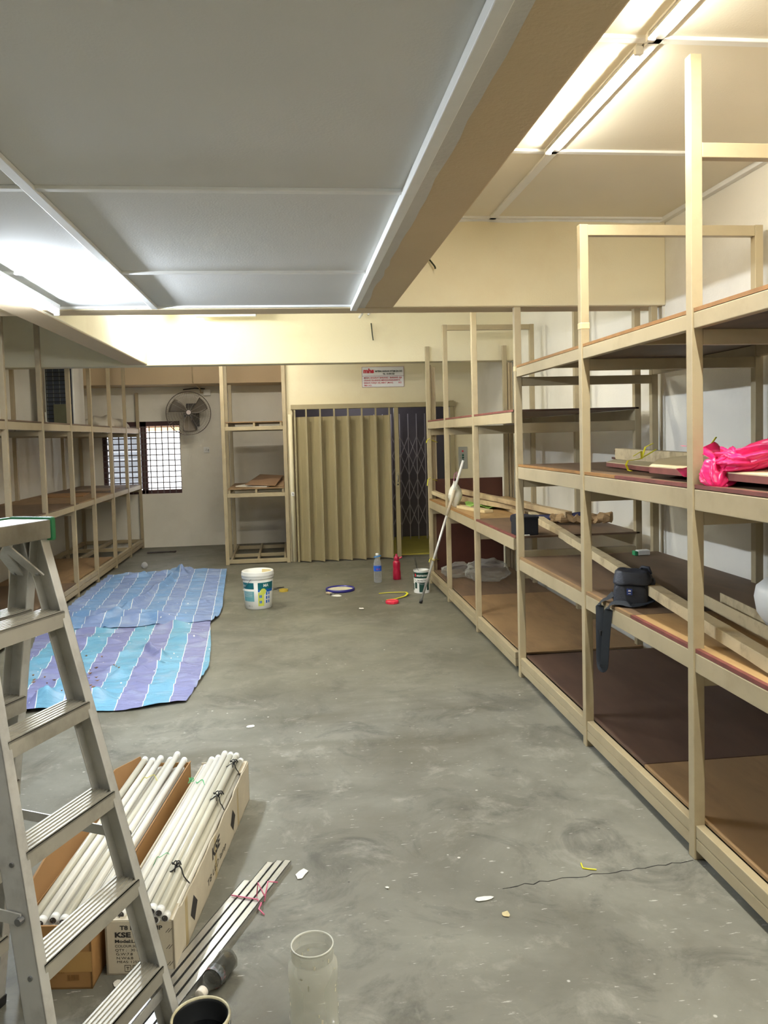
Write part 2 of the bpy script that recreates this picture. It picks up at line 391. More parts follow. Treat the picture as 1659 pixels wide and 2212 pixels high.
# lift door: folding steel panel, header track
DM = mat('door_khaki', (158, 146, 112), .42, var=.05, scale=3, dirt=(138, 122, 86), dirt_amt=.4, dirt_scale=2, stretch=(1, 1, .2))
door = bpy.data.objects.new('door_1', None); COL.objects.link(door); door.location = (.75, YS, 0); struct(door)
MB().box(.0, 2.24, YS-.13, YS-.005, 2.06, 2.125).build('door_track', DM, door, bevel=.004)
mb = MB(); pts = []
x = .06; n = 0
while x < 1.36:
    pts += [(x, YS-.05), (x+.062, YS-.09), (x+.118, YS-.155), (x+.136, YS-.165), (x+.150, YS-.06)]
    x += .1865
for a, b in zip(pts, pts[1:]):
    d = (Vector(b)-Vector(a)).normalized(); nn = Vector((d.y, -d.x))*.003
    q = lambda z: [(a[0]-nn.x, a[1]-nn.y, z), (b[0]-nn.x, b[1]-nn.y, z), (b[0]+nn.x, b[1]+nn.y, z), (a[0]+nn.x, a[1]+nn.y, z)]
    mb.hexa(q(.015), q(1.96))
mb.build('folding_panel', DM, door)
for i in range(7):
    x = .06+.1865*i+.14
    MB().box(x-.011, x+.011, YS-.17, YS-.15, .01, 2.06).build('panel_stile', DM, door, bevel=.003)
MB().box(1.385, 1.445, YS-.13, YS-.06, .005, 2.06).build('leading_stile', DM, door, bevel=.004)
MB().box(.035, .06, YS-.12, YS-.02, .005, 2.06).build('fixed_stile', DM, door, bevel=.003)
h = MB().box(1.402, 1.428, YS-.142, YS-.13, .98, 1.18).build('lock_plate', mat('lock_steel', (170, 160, 130), .35, .6), door)
MB().tube([(1.415, YS-.142, 1.14), (1.415, YS-.17, 1.13), (1.415, YS-.17, 1.06), (1.415, YS-.142, 1.05)], .006, 8).build('handle', STEEL, door, smooth=True)
MB().lathe([(0, 0), (.010, 0), (.010, .006), (0, .006)], (1.415, YS-.148, 1.015), 12, mtx=Matrix.Rotation(pi/2, 3, 'X')).build('keyhole', BLACK, door)
MB().box(2.16, 2.22, YS-.10, YS+.02, 0, 2.14).build('door_jamb', DM, door, bevel=.004)
# white pipe on the corner of the shaft
p = MB().tube([(-.015, YS-.04, 0), (-.015, YS-.04, 2.0)], .028, 14).build('corner_pipe', WALL_C, origin=(-.015, YS-.04, 0), smooth=True)
tag(p, 'cream painted pipe standing at the left edge of the folding lift door', 'pipe')
sw = thing('small_switch', 'small cream switch on the pipe left of the folding lift door', 'switch', (-.015, YS-.075, .92))
MB().box(-.03, .012, YS-.085, YS-.068, .90, .955).build('switch_plate', WHITE_P, sw, bevel=.003)
MB().box(-.014, -.004, YS-.092, YS-.085, .92, .938).build('rocker', mat('grey', (120, 120, 116)), sw)

# ================================================================== LAMPS
def tube_lamp(name, p0, p1, label, col, strength, up, group=None, half=False):
    """LED batten: body against the ceiling (up side), glowing tube, two sockets"""
    p0, p1 = V3(p0), V3(p1); t = thing(name, label, 'lamp', (p0+p1)/2, group)
    u = V3(up); d = (p1-p0).normalized()
    MB().bar(p0+u*(.019 if half else .030), p1+u*(.019 if half else .030), .022 if half else .036, .008 if half else .03, up).build('lamp_body', WHITE_P, t, bevel=.002)
    if half:      # LED tube: glowing lower half, metal back half towards the ceiling
        def hp(a0, a1, r_):
            mb = MB(); mb.grid(lambda i, j: p0+d*.02+(p1-p0-d*.04)*j+Vector((cos(a0+(a1-a0)*i)*r_, 0, sin(a0+(a1-a0)*i)*r_)), 12, 1); return mb
        hp(R(-152), R(-32), .014).build('lamp_tube', emit('glow_'+name+str(len(bpy.data.materials)), col, strength), t, smooth=True, fix=False)
        hp(R(-32), R(208), .0142).build('tube_back', ALU, t, smooth=True, fix=False)
    else: MB().tube([p0+d*.02, p1-d*.02], .014, 14).build('lamp_tube', emit('glow_'+name+str(len(bpy.data.materials)), col, strength), t, smooth=True)
    for a in (p0, p1-d*.022): MB().bar(a, a+d*.022, .030, .030 if half else .04, up).build('socket', WHITE_P, t, bevel=.003)
    return t
G = 'fluorescent tubes on the ceiling'
for i, (a, b) in enumerate(((2.88, 3.95), (1.66, 2.80), (.43, 1.57), (-.80, .35))):
    tube_lamp('tube_light', (1.318, a, ZC-.024), (1.318, b, ZC-.024),
              ['lit tube lamp on the cream ceiling nearest to the tall cross beam', 'lit tube lamp on the cream ceiling cut by the top of the photo',
               'added unseen tube lamp on the cream ceiling just above the camera', 'added unseen tube lamp on the cream ceiling behind the camera'][i], (253, 250, 238), TUBE_WARM, (0, 0, 1), G, True)  # last two are added out of view to light the near area
tube_lamp('tube_light', (-1.36, 3.82, ZB-.058), (-1.36, 4.97, ZB-.058), 'glaring lit tube lamp under the low grey ceiling at the left edge', (232, 242, 255), TUBE_COOL, (0, 0, 1), G)
tube_lamp('tube_light', (-1.36, -.2, ZB-.058), (-1.36, .95, ZB-.058), 'added unseen tube lamp under the low grey ceiling behind the camera', (232, 242, 255), TUBE_COOL*.12, (0, 0, 1), G)  # added behind the camera as fill for the front of the room
tube_lamp('tube_light', (-1.25, 7.35, ZC-.05), (-1.25, 8.55, ZC-.05), 'lit tube lamp behind the cross beam shining on the far cream beam', (246, 246, 232), TUBE_MID, (0, 0, 1), G)
tube_lamp('tube_light', (-.25, 5.535, 2.62), (.92, 5.535, 2.62), 'added unseen tube lamp on the back face of the tall cross beam', (255, 250, 238), TUBE_MID*.75, (0, -1, 0), G)  # added out of sight to brighten the lift wall
tube_lamp('tube_light', (-1.25, 9.75, ZC-.05), (-.05, 9.75, ZC-.05), 'added unseen tube lamp behind the far cream beam, lighting the lift wall', (255, 248, 234), TUBE_MID*.55, (0, 0, 1), G)  # added above the sight line to brighten lift wall and alcove
uf = thing('ceiling_fixture', 'unlit white batten lamp at the top of the far cream beam', 'lamp', (-.66, 8.7, ZC))
MB().prism([(-1.0, .0), (-.97, -.11), (-.34, -.11), (-.31, 0)], 8.66, 8.74, lambda x, z, y: (x, y, ZC+z)).build('lamp_body', WHITE_P, uf, bevel=.004)

# ================================================================== RACKS
def post(rack, x0, y0, z1, w=.045, d=.045, m=KHAKI, z0=0):
    return MB().box(x0, x0+w, y0, y0+d, z0, z1).build('post', m, rack, bevel=.003)
def rail(rack, p0, p1, w, h, m=KHAKI, name='rail'):
    return MB().bar(p0, p1, w, h).build(name, m, rack, bevel=.003)
def board(rack, x0, x1, y0, y1, z, m, edge=None, ex=None, th=.014, name='shelf_board'):
    b = MB().box(x0, x1, y0, y1, z, z+th).build(name, m, rack, bevel=.001)
    if edge:
        xx = ex
        MB().box(xx-.002, xx+.016, y0+.004, y1-.004, z+.001, z+th+.0015).build('board_edge', edge, b)
    return b
# near right rack -------------------------------------------------
A = thing('storage_rack', 'tall khaki steel shelving rack nearest on the right, black bag on it', 'shelf', (2.0, 3.5, 0), 'khaki steel racks')
XF, XBk = 1.505, 2.465
PY = [1.70, 2.862, 4.010, 5.240]
PT = [3.06, 3.06, 2.742, ZB-.002]
for y, t in zip(PY, PT): post(A, XF, y, t)
for y, t in zip(PY, [2.74, 2.74, 2.742, ZB-.002]): post(A, XBk, y, t)
for y in PY[:3]: rail(A, (XF+.045, y+.0225, 2.712), (XBk, y+.0225, 2.712), .042, .055, name='cross_rail')
for lv, (zt, h) in enumerate(((.817, .075), (1.447, .08), (2.112, .06))):
    for a, b in zip(PY, PY[1:]):
        rail(A, (XF+.024, a+.045, zt-h/2), (XF+.024, b, zt-h/2), .034, h)
        rail(A, (XBk+.02, a+.045, zt-h/2), (XBk+.02, b, zt-h/2), .034, h)
    for y in PY:
        rail(A, (XF+.045, y+.0225, zt-h-.030), (XBk, y+.0225, zt-h-.030), .04, .058, name='cross_rail')
    for a, b in zip(PY, PY[1:]):
        rail(A, (XF+.042, (a+b)/2+.02, zt-.028), (XBk+.004, (a+b)/2+.02, zt-.028), .03, .05, name='cross_rail')
for a, b in zip(PY, PY[1:]):
    for z in (.062, .114): rail(A, (XF+.024, a+.045, z), (XF+.024, b, z), .036, .049, name='plinth_rail')
    rail(A, (XBk+.02, a+.045, .10), (XBk+.02, b, .10), .034, .075, name='plinth_rail')
board(A, XF+.045, XBk+.03, 1.745, 3.40, .140, BOARD_M); board(A, XF+.045, XBk+.03, 3.402, 5.235, .142, BOARD_R)
board(A, XF+.010, XBk+.03, 3.455, 5.238, .818, BOARD_D, BOARD_M, XF+.010); board(A, XF+.010, XBk+.03, 1.75, 3.45, .818, BOARD_L, EDGE_RED, XF+.010)
board(A, XF+.010, XBk+.03, 3.62, 5.236, 1.449, BOARD_D, EDGE_OCHRE, XF+.010); board(A, XF+.010, XBk+.03, 1.75, 3.615, 1.449, BOARD_D, EDGE_RED, XF+.010)
board(A, XF+.010, XBk+.03, 2.91, 5.236, 2.113, BOARD_D, EDGE_OCHRE, XF+.010); board(A, XF+.010, XBk+.03, 1.75, 2.905, 2.113, BOARD_R, EDGE_OCHRE, XF+.010)
for (yy, z) in ((PY[2], 2.205), (PY[3], 2.09)):
    MB().box(XF-.002, XF+.047, yy-.002, yy+.047, z, z+.035).build('joint_tape', mat('tape_cream', (206, 190, 148), .6, var=.1, scale=30), A, bevel=.004)
# far right rack --------------------------------------------------
B = thing('storage_rack', 'khaki steel shelving rack beyond the cross beam, timbers and plastic bag on it', 'shelf', (2.0, 7.2, 0), 'khaki steel racks')
XB2 = 2.385
BY = [5.335, 6.520, 7.770, 8.795]
post(B, XF, BY[1], 2.70); post(B, XF, BY[2], 2.755); post(B, XF, BY[3], 2.66)
for y, t in zip(BY, (ZB-.002, 2.70, 2.755, 2.66)): post(B, XB2, y, t)
rail(B, (XF+.045, BY[2]+.022, 2.727), (XB2, BY[2]+.022, 2.727), .042, .052, name='cross_rail')
for zt, h in ((.945, .085), (1.820, .076)):
    for a, b in zip(BY, BY[1:]):
        rail(B, (XF+.024, a+.045, zt-h/2), (XF+.024, b, zt-h/2), .034, h)
        rail(B, (XB2+.02, a+.045, zt-h/2), (XB2+.02, b, zt-h/2), .034, h)
    for y in BY:
        rail(B, (XF+.045, y+.0225, zt-h-.036), (XB2, y+.0225, zt-h-.036), .04, .07, name='cross_rail')
for a, b in zip(BY, BY[1:]):
    for z in (.062, .114): rail(B, (XF+.024, a+.045, z), (XF+.024, b, z), .036, .049, name='plinth_rail')
    rail(B, (XB2+.02, a+.045, .10), (XB2+.02, b, .10), .034, .075, name='plinth_rail')
board(B, XF+.045, XB2+.03, 5.30, 6.52, .141, BOARD_M); board(B, XF+.045, XB2+.03, 6.522, 7.30, .141, BOARD_M); board(B, XF+.045, XB2+.03, 7.302, 8.79, .141, BOARD_D)
board(B, XF+.010, XB2+.03, 5.335, 6.56, .947, BOARD_D, EDGE_RED, XF+.010); board(B, XF+.010, XB2+.03, 6.562, 8.79, .947, BOARD_L, EDGE_OCHRE, XF+.010)
board(B, XF+.010, XB2+.03, 5.335, 7.0, 1.822, BOARD_R, EDGE_RED, XF+.010); board(B, XF+.010, XB2+.03, 7.002, 8.79, 1.822, BOARD_D, EDGE_RED, XF+.010)
# left rack -------------------------------------------------------
Lr = thing('storage_rack', 'long khaki steel shelving rack along the left wall with fridge on top shelf', 'shelf', (-2.8, 9.5, 0), 'khaki steel racks')
LX, LXB = -2.420, -3.30
LY = [5.05, 6.02, 7.015, 8.005, 9.000, 9.915, 10.945, 11.915, 12.88]
LT = [3.0, 3.0, 3.0, 3.0, ZB-.022, 2.9, 2.9, 2.9, 2.45]
for y, t in zip(LY, LT):
    post(Lr, LX, y, t, m=KHAKI_L); post(Lr, LXB, y, t, m=KHAKI_L)
for zt, h in ((1.005, .06), (1.885, .07)):
    for a, b in zip(LY, LY[1:]):
        rail(Lr, (LX+.021, a+.045, zt-h/2), (LX+.021, b, zt-h/2), .034, h, KHAKI_L)
        rail(Lr, (LXB+.02, a+.045, zt-h/2), (LXB+.02, b, zt-h/2), .034, h, KHAKI_L)
    for y in LY: rail(Lr, (LXB+.045, y+.0225, zt-h-.026), (LX, y+.0225, zt-h-.026), .04, .05, KHAKI_L, 'cross_rail')
for a, b in zip(LY, LY[1:]):
    for z in (.066, .124): rail(Lr, (LX+.021, a+.045, z), (LX+.021, b, z), .036, .052, KHAKI_L, 'plinth_rail')
    rail(Lr, (LXB+.02, a+.045, .12), (LXB+.02, b, .12), .034, .06, KHAKI_L, 'plinth_rail')
for y in LY: rail(Lr, (LXB+.045, y+.0225, .12), (LX, y+.0225, .12), .04, .05, KHAKI_L, 'cross_rail')
rail(Lr, (-2.86, 9.96, .135), (-2.86, 12.88, .135), .04, .05, KHAKI_L, 'plinth_rail')
board(Lr, LXB+.01, LX+.035, 5.1, 8.95, .151, BOARD_D); board(Lr, LXB+.05, LX-.002, 8.952, 10.90, .151, BOARD_M)
for a, b, m in ((5.1, 8.0, BOARD_D), (8.004, 9.2, BOARD_D), (9.204, 10.9, BOARD_M), (10.95, 12.85, BOARD_D)): board(Lr, LXB+.01, LX+.035, a, b, 1.006, m)
for a, b, m in ((5.1, 8.0, BOARD_D), (8.004, 10.9, BOARD_D), (10.95, 12.85, BOARD_M)): board(Lr, LXB+.01, LX+.035, a, b, 1.887, m)
# small frame rack beside the lift --------------------------------
S = thing('storage_rack', 'narrow khaki steel rack standing between the wall fan and the lift door', 'shelf', (-.48, 11.5, 0), 'khaki steel racks')
SX0, SX1, SY0, SY1 = -.93, -.065, 10.79, 12.22
for x in (SX0, SX1-.05):
    for y in (SY0, SY1-.045): MB().box(x, x+.05, y, y+.045, 0, 2.9 if y < 11 else 2.5).build('post', KHAKI, S, bevel=.003)
MB().box(SX0, SX0+.045, 11.45, 11.495, 0, 2.9).build('post', KHAKI, S, bevel=.003)
for z, zb2 in ((.015, None), (.905, .96), (1.800, 1.865)):
    for y in (SY0+.022, SY1-.022): rail(S, (SX0+.05, y, z+.026), (SX1-.05, y, z+.026), .040, .052)
    for x in (SX0+.075, (SX0+SX1)/2, SX1-.075):
        if zb2: rail(S, (x, SY0+.045, z+.078), (x, SY1-.045, z+.078), .030, .05, name='cross_rail')
        else: rail(S, (x, SY0+.045, z+.026), (x, SY1-.045, z+.06), .030, .052, name='cross_rail')
    if zb2: board(S, SX0+.055, SX1-.055, SY0+.03, SY1-.02, z+.104, BOARD_M, None)
rail(S, (SX0+.05, 11.3, .05), (SX1-.05, 11.3, .05), .03, .045, name='cross_rail')

# ================================================================== STEPLADDER
s_ = .2476
nn_ = Vector((.917, -.400)).normalized(); uu = Vector((.400, .917)).normalized()
AP = Vector((-.716, 2.085))-nn_*.035
def LP(o, w, z): q = AP+nn_*o+uu*w; return (q.x, q.y, z)
def kz(z): return 6-z/s_
def fo(z): return .035+.052*kz(z)
def hw(z): return .113+.0185*kz(z)
lad = thing('stepladder', 'worn aluminium stepladder with green cap ends standing at the left front', 'ladder', (AP.x, AP.y, 0))
for sg in (1, -1):            # front and back frames
    for sd in (1, -1):        # far and near rails
        mb = MB()
        for (o0, o1, w0, w1) in ((-.062, 0, .012, .016), (-.004, 0, -.014, .016), (-.062, -.058, -.014, .016)):
            def sec(z): return [LP(sg*(fo(z)+a), sd*(hw(z)+b), z) for a, b in ((o0, w0), (o1, w0), (o1, w1), (o0, w1))]
            mb.hexa(sec(.012), sec(1.45))
        mb.build('ladder_rail', ALU, lad, bevel=.0015)
        mb = MB()
        def sec2(z): return [LP(sg*(fo(z)+a), sd*(hw(z)+b), z) for a, b in ((-.066, -.018), (.004, -.018), (.004, .02), (-.066, .02))]
        mb.hexa(sec2(0), sec2(.035)); mb.build('rubber_foot', BLACK, lad, bevel=.003)
    for k in range(1, 6):
        z = (6-k)*s_; f = fo(z); w = hw(z)-.004; mb = MB()
        q = lambda o, zz: [LP(sg*o, -w, zz), LP(sg*o, w, zz)]
        def slab(o0, o1, z0, z1):
            a = [LP(sg*o0, -w, z0), LP(sg*o1, -w, z0), LP(sg*o1, w, z0), LP(sg*o0, w, z0)]; b = [(p[0], p[1], z1) for p in a]; mb.hexa(a, b)
        slab(f-.074, f+.004, z-.006, z-.001)
        slab(f-.001, f+.004, z-.042, z-.001); slab(f-.074, f-.069, z-.042, z-.001)
        for i in range(6): slab(f-.070+i*.0128, f-.064+i*.0128, z-.001, z+.002)
        mb.build('step', ALU_D, lad)
        for sd in (1, -1):
            mb = MB(); c = LP(sg*(f-.02), sd*(hw(z)+.017), z-.02); mb.tube([c, LP(sg*(f-.02), sd*(hw(z)+.021), z-.02)], .006, 8); mb.build('rivet', STEEL, lad)
for sd in (1, -1):
    z = .605; zb_ = .625
    mb = MB().bar(LP(fo(z)-.02, sd*(hw(z)+.021), z), LP(-fo(zb_)+.02, sd*(hw(zb_)+.021), zb_), .004, .028)
    mb.build('spreader_bar', ALU, lad)
    for (o, zz) in ((fo(z)-.02, z), (-fo(zb_)+.02, zb_)):
        MB().tube([LP(o, sd*(hw(zz)+.018), zz), LP(o, sd*(hw(zz)+.032), zz)], .009, 10).build('pivot_bolt', STEEL, lad)
    for sg in (1, -1):
        o_ = lambda z: sg*(fo(z)-.034)
        MB().bar(LP(o_(1.435), sd*.01, 1.428), LP(o_(1.33), sd*(hw(1.33)-.018), 1.335), .004, .034, (nn_.x, nn_.y, 0)).build('gusset', ALU, lad)
        MB().tube([LP(o_(1.335)-.004, sd*(hw(1.33)-.022), 1.342), LP(o_(1.335)+.008*sg, sd*(hw(1.33)-.022), 1.342)], .008, 10).build('pivot_bolt', STEEL, lad)
def capbox(o0, o1, w0, w1, z0, z1):
    a = [LP(o0, w0, z0), LP(o1, w0, z0), LP(o1, w1, z0), LP(o0, w1, z0)]; return MB().hexa(a, [(p[0], p[1], z1) for p in a])
capbox(-.072, .062, -.125, .125, 1.432, 1.482).build('top_cap', ALU_D, lad, bevel=.003)
for w0, w1 in ((.125, .142), (-.142, -.125)): capbox(-.076, .066, w0, w1, 1.425, 1.488).build('cap_end', GREEN, lad, bevel=.006)
capbox(-.078, -.066, -.125, .125, 1.478, 1.487).build('cap_edge', GREEN, lad, bevel=.003)
# brace under the lowest step
z = .16; MB().bar(LP(fo(z)-.03, -hw(z), z), LP(fo(z)-.03, hw(z), z), .004, .03).build('brace', ALU, lad)

# ================================================================== BOXES OF TUBES
def frame2(origin, ang):
    o = Vector((origin[0], origin[1], 0)); dx = Vector((cos(ang), sin(ang), 0)); dy = Vector((-sin(ang), cos(ang), 0))
    return lambda x, y, z: o+dx*x+dy*y+Vector((0, 0, z))
def fbox(mb, T, x0, x1, y0, y1, z0, z1):
    return mb.hexa([T(x0, y0, z0), T(x1, y0, z0), T(x1, y1, z0), T(x0, y1, z0)], [T(x0, y0, z1), T(x1, y0, z1), T(x1, y1, z1), T(x0, y1, z1)])
TH = .006
T1 = frame2((-.888, 2.490), R(-7))     # local origin = front left bottom corner
bw, bl, bh = .226, 1.24, .196
b1 = thing('cardboard_box', 'open brown cardboard box full of tubes, behind the ladder', 'box', tuple(T1(bw/2, bl/2, 0)))
mb = MB(); fbox(mb, T1, 0, bw, 0, bl, 0, TH); fbox(mb, T1, 0, bw, 0, TH, 0, bh+.006); fbox(mb, T1, 0, bw, bl-TH, bl, 0, bh); fbox(mb, T1, 0, TH, 0, bl, 0, bh); fbox(mb, T1, bw-TH, bw, 0, bl, 0, bh)
mb.build('box_body', CARD_B, b1)
mb = MB()
def flap(T, x, lean, hh, y0, y1, n=14, wav=.012):
    mb = MB(); P = []
    for i in range(n+1):
        y = y0+(y1-y0)*i/n; h = hh*(min(1, .35+3.2*i/n, .35+3.2*(1-i/n)))+wav*noise.noise(Vector((y*6, x*3, 0)))
        P.append((T(x, y, bh-.004), T(x+lean*h/hh, y, bh+h)))
    for (a, b), (c, d) in zip(P, P[1:]):
        off = Vector((.003, 0, 0)); mb.hexa([a-off, a+off, c+off, c-off], [b-off, b+off, d+off, d-off])
    return mb
flap(T1, .003, -.03, .085, 0.0, bl).build('box_flap', CARD_IN, b1)
flap(T1, bw-.003, .008, .014, .1, bl).build('box_flap', CARD_IN, b1)
fbox(MB(), T1, TH, bw-TH, TH, bl-TH, .125, .130).build('inner_panel', CARD_IN, b1)
fbox(MB(), T1, -.0006, bw+.0006, -.0008, 0, .055, .118).build('box_tape', mat('pack_tape', (176, 138, 82), .3), b1)
mb = MB()
for i, (tx, sz) in enumerate((('T8 LED LAMP', .012), ('COLOUR 3000K 4500K', .009), ('QTY 30 PCS', .009), ('MEAS 125X22.5X18.5', .009), ('MADE IN P.R.C', .009))):
    letter(mb, tx, sz, lambda a, b: T1(a, -.0014, b), .06, .092-.014*i)
mb.build('lettering', mat('faint_ink', (136, 94, 44), .8), b1)
mb = MB()
for i in range(7): fbox(mb, T1, .150+i*.0055, .153+i*.0055, -.0014, -.0009, .028, .046)
mb.build('printed_bars', mat('faint_ink', (136, 94, 44)), b1)

T2 = frame2((-.634, 2.520), R(-8))
cw, cl, ch = .218, 1.215, .178
b2 = thing('cardboard_box', 'white printed cardboard box topped with tied tubes, beside the metal bars', 'box', tuple(T2(cw/2, cl/2, 0)))
mb = MB(); fbox(mb, T2, 0, cw, 0, cl, 0, TH); fbox(mb, T2, 0, cw, 0, TH, 0, ch-.004); fbox(mb, T2, 0, cw, cl-TH, cl, 0, ch); fbox(mb, T2, 0, TH, 0, cl, 0, ch-.01)
prv = None                                            # torn right edge
N = 40
for i in range(N+1):
    y = cl*i/N; h = ch+.012*noise.noise(Vector((y*9, 0, 5)))-(.012 if .05 < i/N < .75 else 0)
    cur = (y, h)
    if prv:
        (ya, ha), (yb, hb) = prv, cur
        mb.hexa([T2(cw-TH, ya, 0), T2(cw, ya, 0), T2(cw, yb, 0), T2(cw-TH, yb, 0)], [T2(cw-TH, ya, ha), T2(cw, ya, ha), T2(cw, yb, hb), T2(cw-TH, yb, hb)])
    prv = cur
mb.build('box_body', CARD_W, b2)
mb = MB(); fbox(mb, T2, TH, cw-TH, TH, cl-TH, .140, .145); mb.build('inner_panel', CARD_W, b2)
mb = MB(); fbox(mb, T2, .004, cw-.004, 0.002, .09, ch-.004, ch); mb.build('box_flap', CARD_W, b2)
mb = MB(); fbox(mb, T2, .150, cw-.004, cl-.13, cl, ch, ch+.004); mb.build('box_flap', CARD_W, b2)
mb = MB()
rows = (('T8 LED LAMP', .019, .048, .148, .135, .0006), ('KSE', .022, .030, .124, .052, .0010), ('S', .014, .120, .124, None, 0), ('Model:LBN-T8', .0145, .030, .106, .115, .0004), ('COLOUR:3000K\u25a14500K', .0120, .030, .091, .135, 0),
        ('QTY :   30 PCS', .0120, .030, .078, .092, 0), ('G.W:7.8    KG', .0120, .032, .065, .092, 0), ('N.W:6.8    KG', .0120, .033, .052, .092, 0), ('MEAS: 125X22.5X18.5', .0110, .034, .040, .135, 0))
for tx, sz, x, y, wd_, bo in rows: letter(mb, tx, sz, lambda a, b: T2(a, -.0008, b), x, y, bo, wd_)
mb.build('lettering', INK, b2)
for i in range(3):
    x = .058+i*.026; mb = MB()
    for (a, b, c, d) in ((0, .020, 0, .0012), (0, .020, .020, .0212), (0, .0012, 0, .021), (.0188, .020, 0, .021), (.005, .015, .013, .0145), (.0093, .0107, .005, .013)):
        fbox(mb, T2, x+a, x+b, -.0010, -.0006, .012+c, .012+d)
    mb.build('printed_icon', INK, b2)
mb = MB()
for (zz) in (.030, .085, .138):
    for j in range(2): mb.hexa(*[[T2(.192+j*.008+dx, -.0010, zz+dz), T2(.194+j*.008+dx, -.0010, zz+dz), T2(.194+j*.008+dx, -.0006, zz+dz), T2(.192+j*.008+dx, -.0006, zz+dz)] for dx, dz in ((0, 0), (.012, .014))])
mb.build('lettering', INK, b2)
mb = MB()
Sd = lambda a, b: T2(cw+.0008, a, b)
letter(mb, 'KSE', .062, Sd, .50, .095, .002, .125); mb.build('side_lettering', INK, b2)
letter(MB(), 'T8 LED lamp', .036, Sd, .42, .035, 0, .30).build('side_lettering', INK, b2)
for yc in (.235, .86):
    MB().add([T2(cw+.0009, yc-.045, .075), T2(cw+.0009, yc, .030), T2(cw+.0009, yc+.045, .075), T2(cw+.0009, yc, .120)], [(0, 1, 2, 3)]).build('printed_diamond', INK, b2)
for yc in (.13, .54, .95): fbox(MB(), T2, cw, cw+.0006, yc, yc+.03, .001, ch-.015).build('box_tape', mat('pack_tape_pale', (178, 160, 118), .35), b2)

# T8 tubes: one of each shade, then copies
def make_tube(m, label, group):
    t = thing('fluorescent_tube', label, 'tube', (0, 0, 0), group)
    MB().tube([(0, .012, 0), (0, 1.188, 0)], .0135, 16).build('glass_tube', m, t, smooth=True)
    for y0, y1 in ((0, .022), (1.178, 1.2)):
        c = MB().tube([(0, y0, 0), (0, y1, 0)], .0142, 16).build('end_cap', WHITE_P, t, smooth=True)
        yy = y0 if y0 == 0 else y1
        sgn = -1 if y0 == 0 else 1
        MB().tube([(0, yy, 0), (0, yy+sgn*.0012, 0)], .0098, 14).build('cap_face', mat('cap_dark', (70, 66, 64), .6), c)
        for px in (-.006, .006): MB().tube([(px, yy, 0), (px, yy+sgn*.008, 0)], .0012, 6).build('pin', STEEL, c)
    return t
LB1 = 'used white lamp tube lying in the open brown box'; GB1 = 'tubes in the brown box'
LB2 = 'used white lamp tube lying on the white printed box'; GB2 = 'tubes on the white box'
pa = make_tube(TUBE_W, LB1, GB1); pb = make_tube(TUBE_G, LB1, GB1)
first = {0: True, 1: True}
def place_tube(kind, p0, p1, roll, label, group):
    src = (pa, pb)[kind]
    t = src if first[kind] else copy_tree(src); first[kind] = False
    t['label'] = label; t['group'] = group
    d = (V3(p1)-V3(p0)).normalized(); zax = Vector((0, 0, 1)); xax = d.cross(zax).normalized(); zax = xax.cross(d)
    M = Matrix((xax, d, zax)).transposed().to_4x4() @ Matrix.Rotation(roll, 4, 'Y')
    t.rotation_euler = M.to_euler(); t.location = p0
D_ = .0285
lay = []
for i in range(7): lay.append((.024+i*.0295, .130+.0145, 0))
for i in range(6): lay.append((.039+i*.0295, .130+.0145+.0245, 0))
for i, (x, z) in enumerate(((.030, .194), (.062, .196), (.096, .196), (.130, .195), (.165, .198), (.198, .194))): lay.append((x, z, 1))
offs = [.02, .05, .03, .06, .0, .04, .02]
for i, (x, z, top) in enumerate(lay):
    j = offs[i % 7]; y0 = .018+j*.5-(.004 if top else 0); sk = random.uniform(-.008, .010)
    zz = .012 if top else 0
    place_tube(1 if i in (3, 8, 13, 16) else 0, T1(x, y0, z), T1(x+sk, y0+1.2, z+(.018+random.uniform(0, .02) if top else 0)), random.uniform(0, 3), LB1, GB1)
lay2 = []
for i in range(7): lay2.append((.024+i*.0285, .145+.0145, -.0, 0))
for i, (x, y) in enumerate(((.045, .01), (.076, .03), (.106, .02), (.137, -.005), (.164, -.02), (.192, -.012))): lay2.append((x, .145+.039, y, 1))
for i, (x, y) in enumerate(((.120, .0), (.151, -.015), (.178, -.025))): lay2.append((x, .145+.064, y, 2))
for i, (x, z, y, top) in enumerate(lay2):
    y0 = .012+y; sk = random.uniform(-.006, .006)
    place_tube(1 if (top and x > .14) or i in (9,) else 0, T2(x, y0, z), T2(x+sk-.004, y0+1.2, z+(.006*top)), random.uniform(0, 3), LB2, GB2)
# strings round the tubes
def arc_tie(T, x0, x1, y, z, h, r, n=14, j=.003):
    return [T(x0+(x1-x0)*i/n, y+random.uniform(-j, j)+.015*sin(i*.9), z+h*sin(pi*i/n)**.6) for i in range(n+1)]
def tie(name, label, m, paths, r=.0022, group='strings tied round the tubes'):
    mb = MB()
    for p in paths: mb.tube(p, r, 6)
    o = mb.build(name, m, smooth=True, origin=tuple(paths[0][0])); tag(o, label, 'string', group); return o
BLK = mat('black_string', (24, 24, 26), .5)
def bow(c, s):
    c = V3(c); out = []
    for a in (.3, 2.4): out.append([c+Vector((cos(t+a)*s*.5+cos(a)*s*.5, sin(t+a)*s*.5+sin(a)*s*.35, .006+.012*abs(sin(t)))) for t in [i*2*pi/10 for i in range(11)]])
    for a in (1.2, 4.6): out.append([c, c+Vector((cos(a)*s, sin(a)*s*.6, .012)), c+Vector((cos(a)*s*1.5, sin(a)*s*1.3, -.005))])
    return out
tie('string_tie', 'black string round the nearest end of the tied grey tubes', BLK, [arc_tie(T2, .125, .212, .21, .175, .055, .003)]+bow(T2(.17, .21, .232), .016), .0022)
tie('string_tie', 'black string bow halfway along the tied grey tubes on the white box', BLK, [arc_tie(T2, .14, .212, .74, .178, .055, .003)]+bow(T2(.19, .74, .232), .022), .0022)
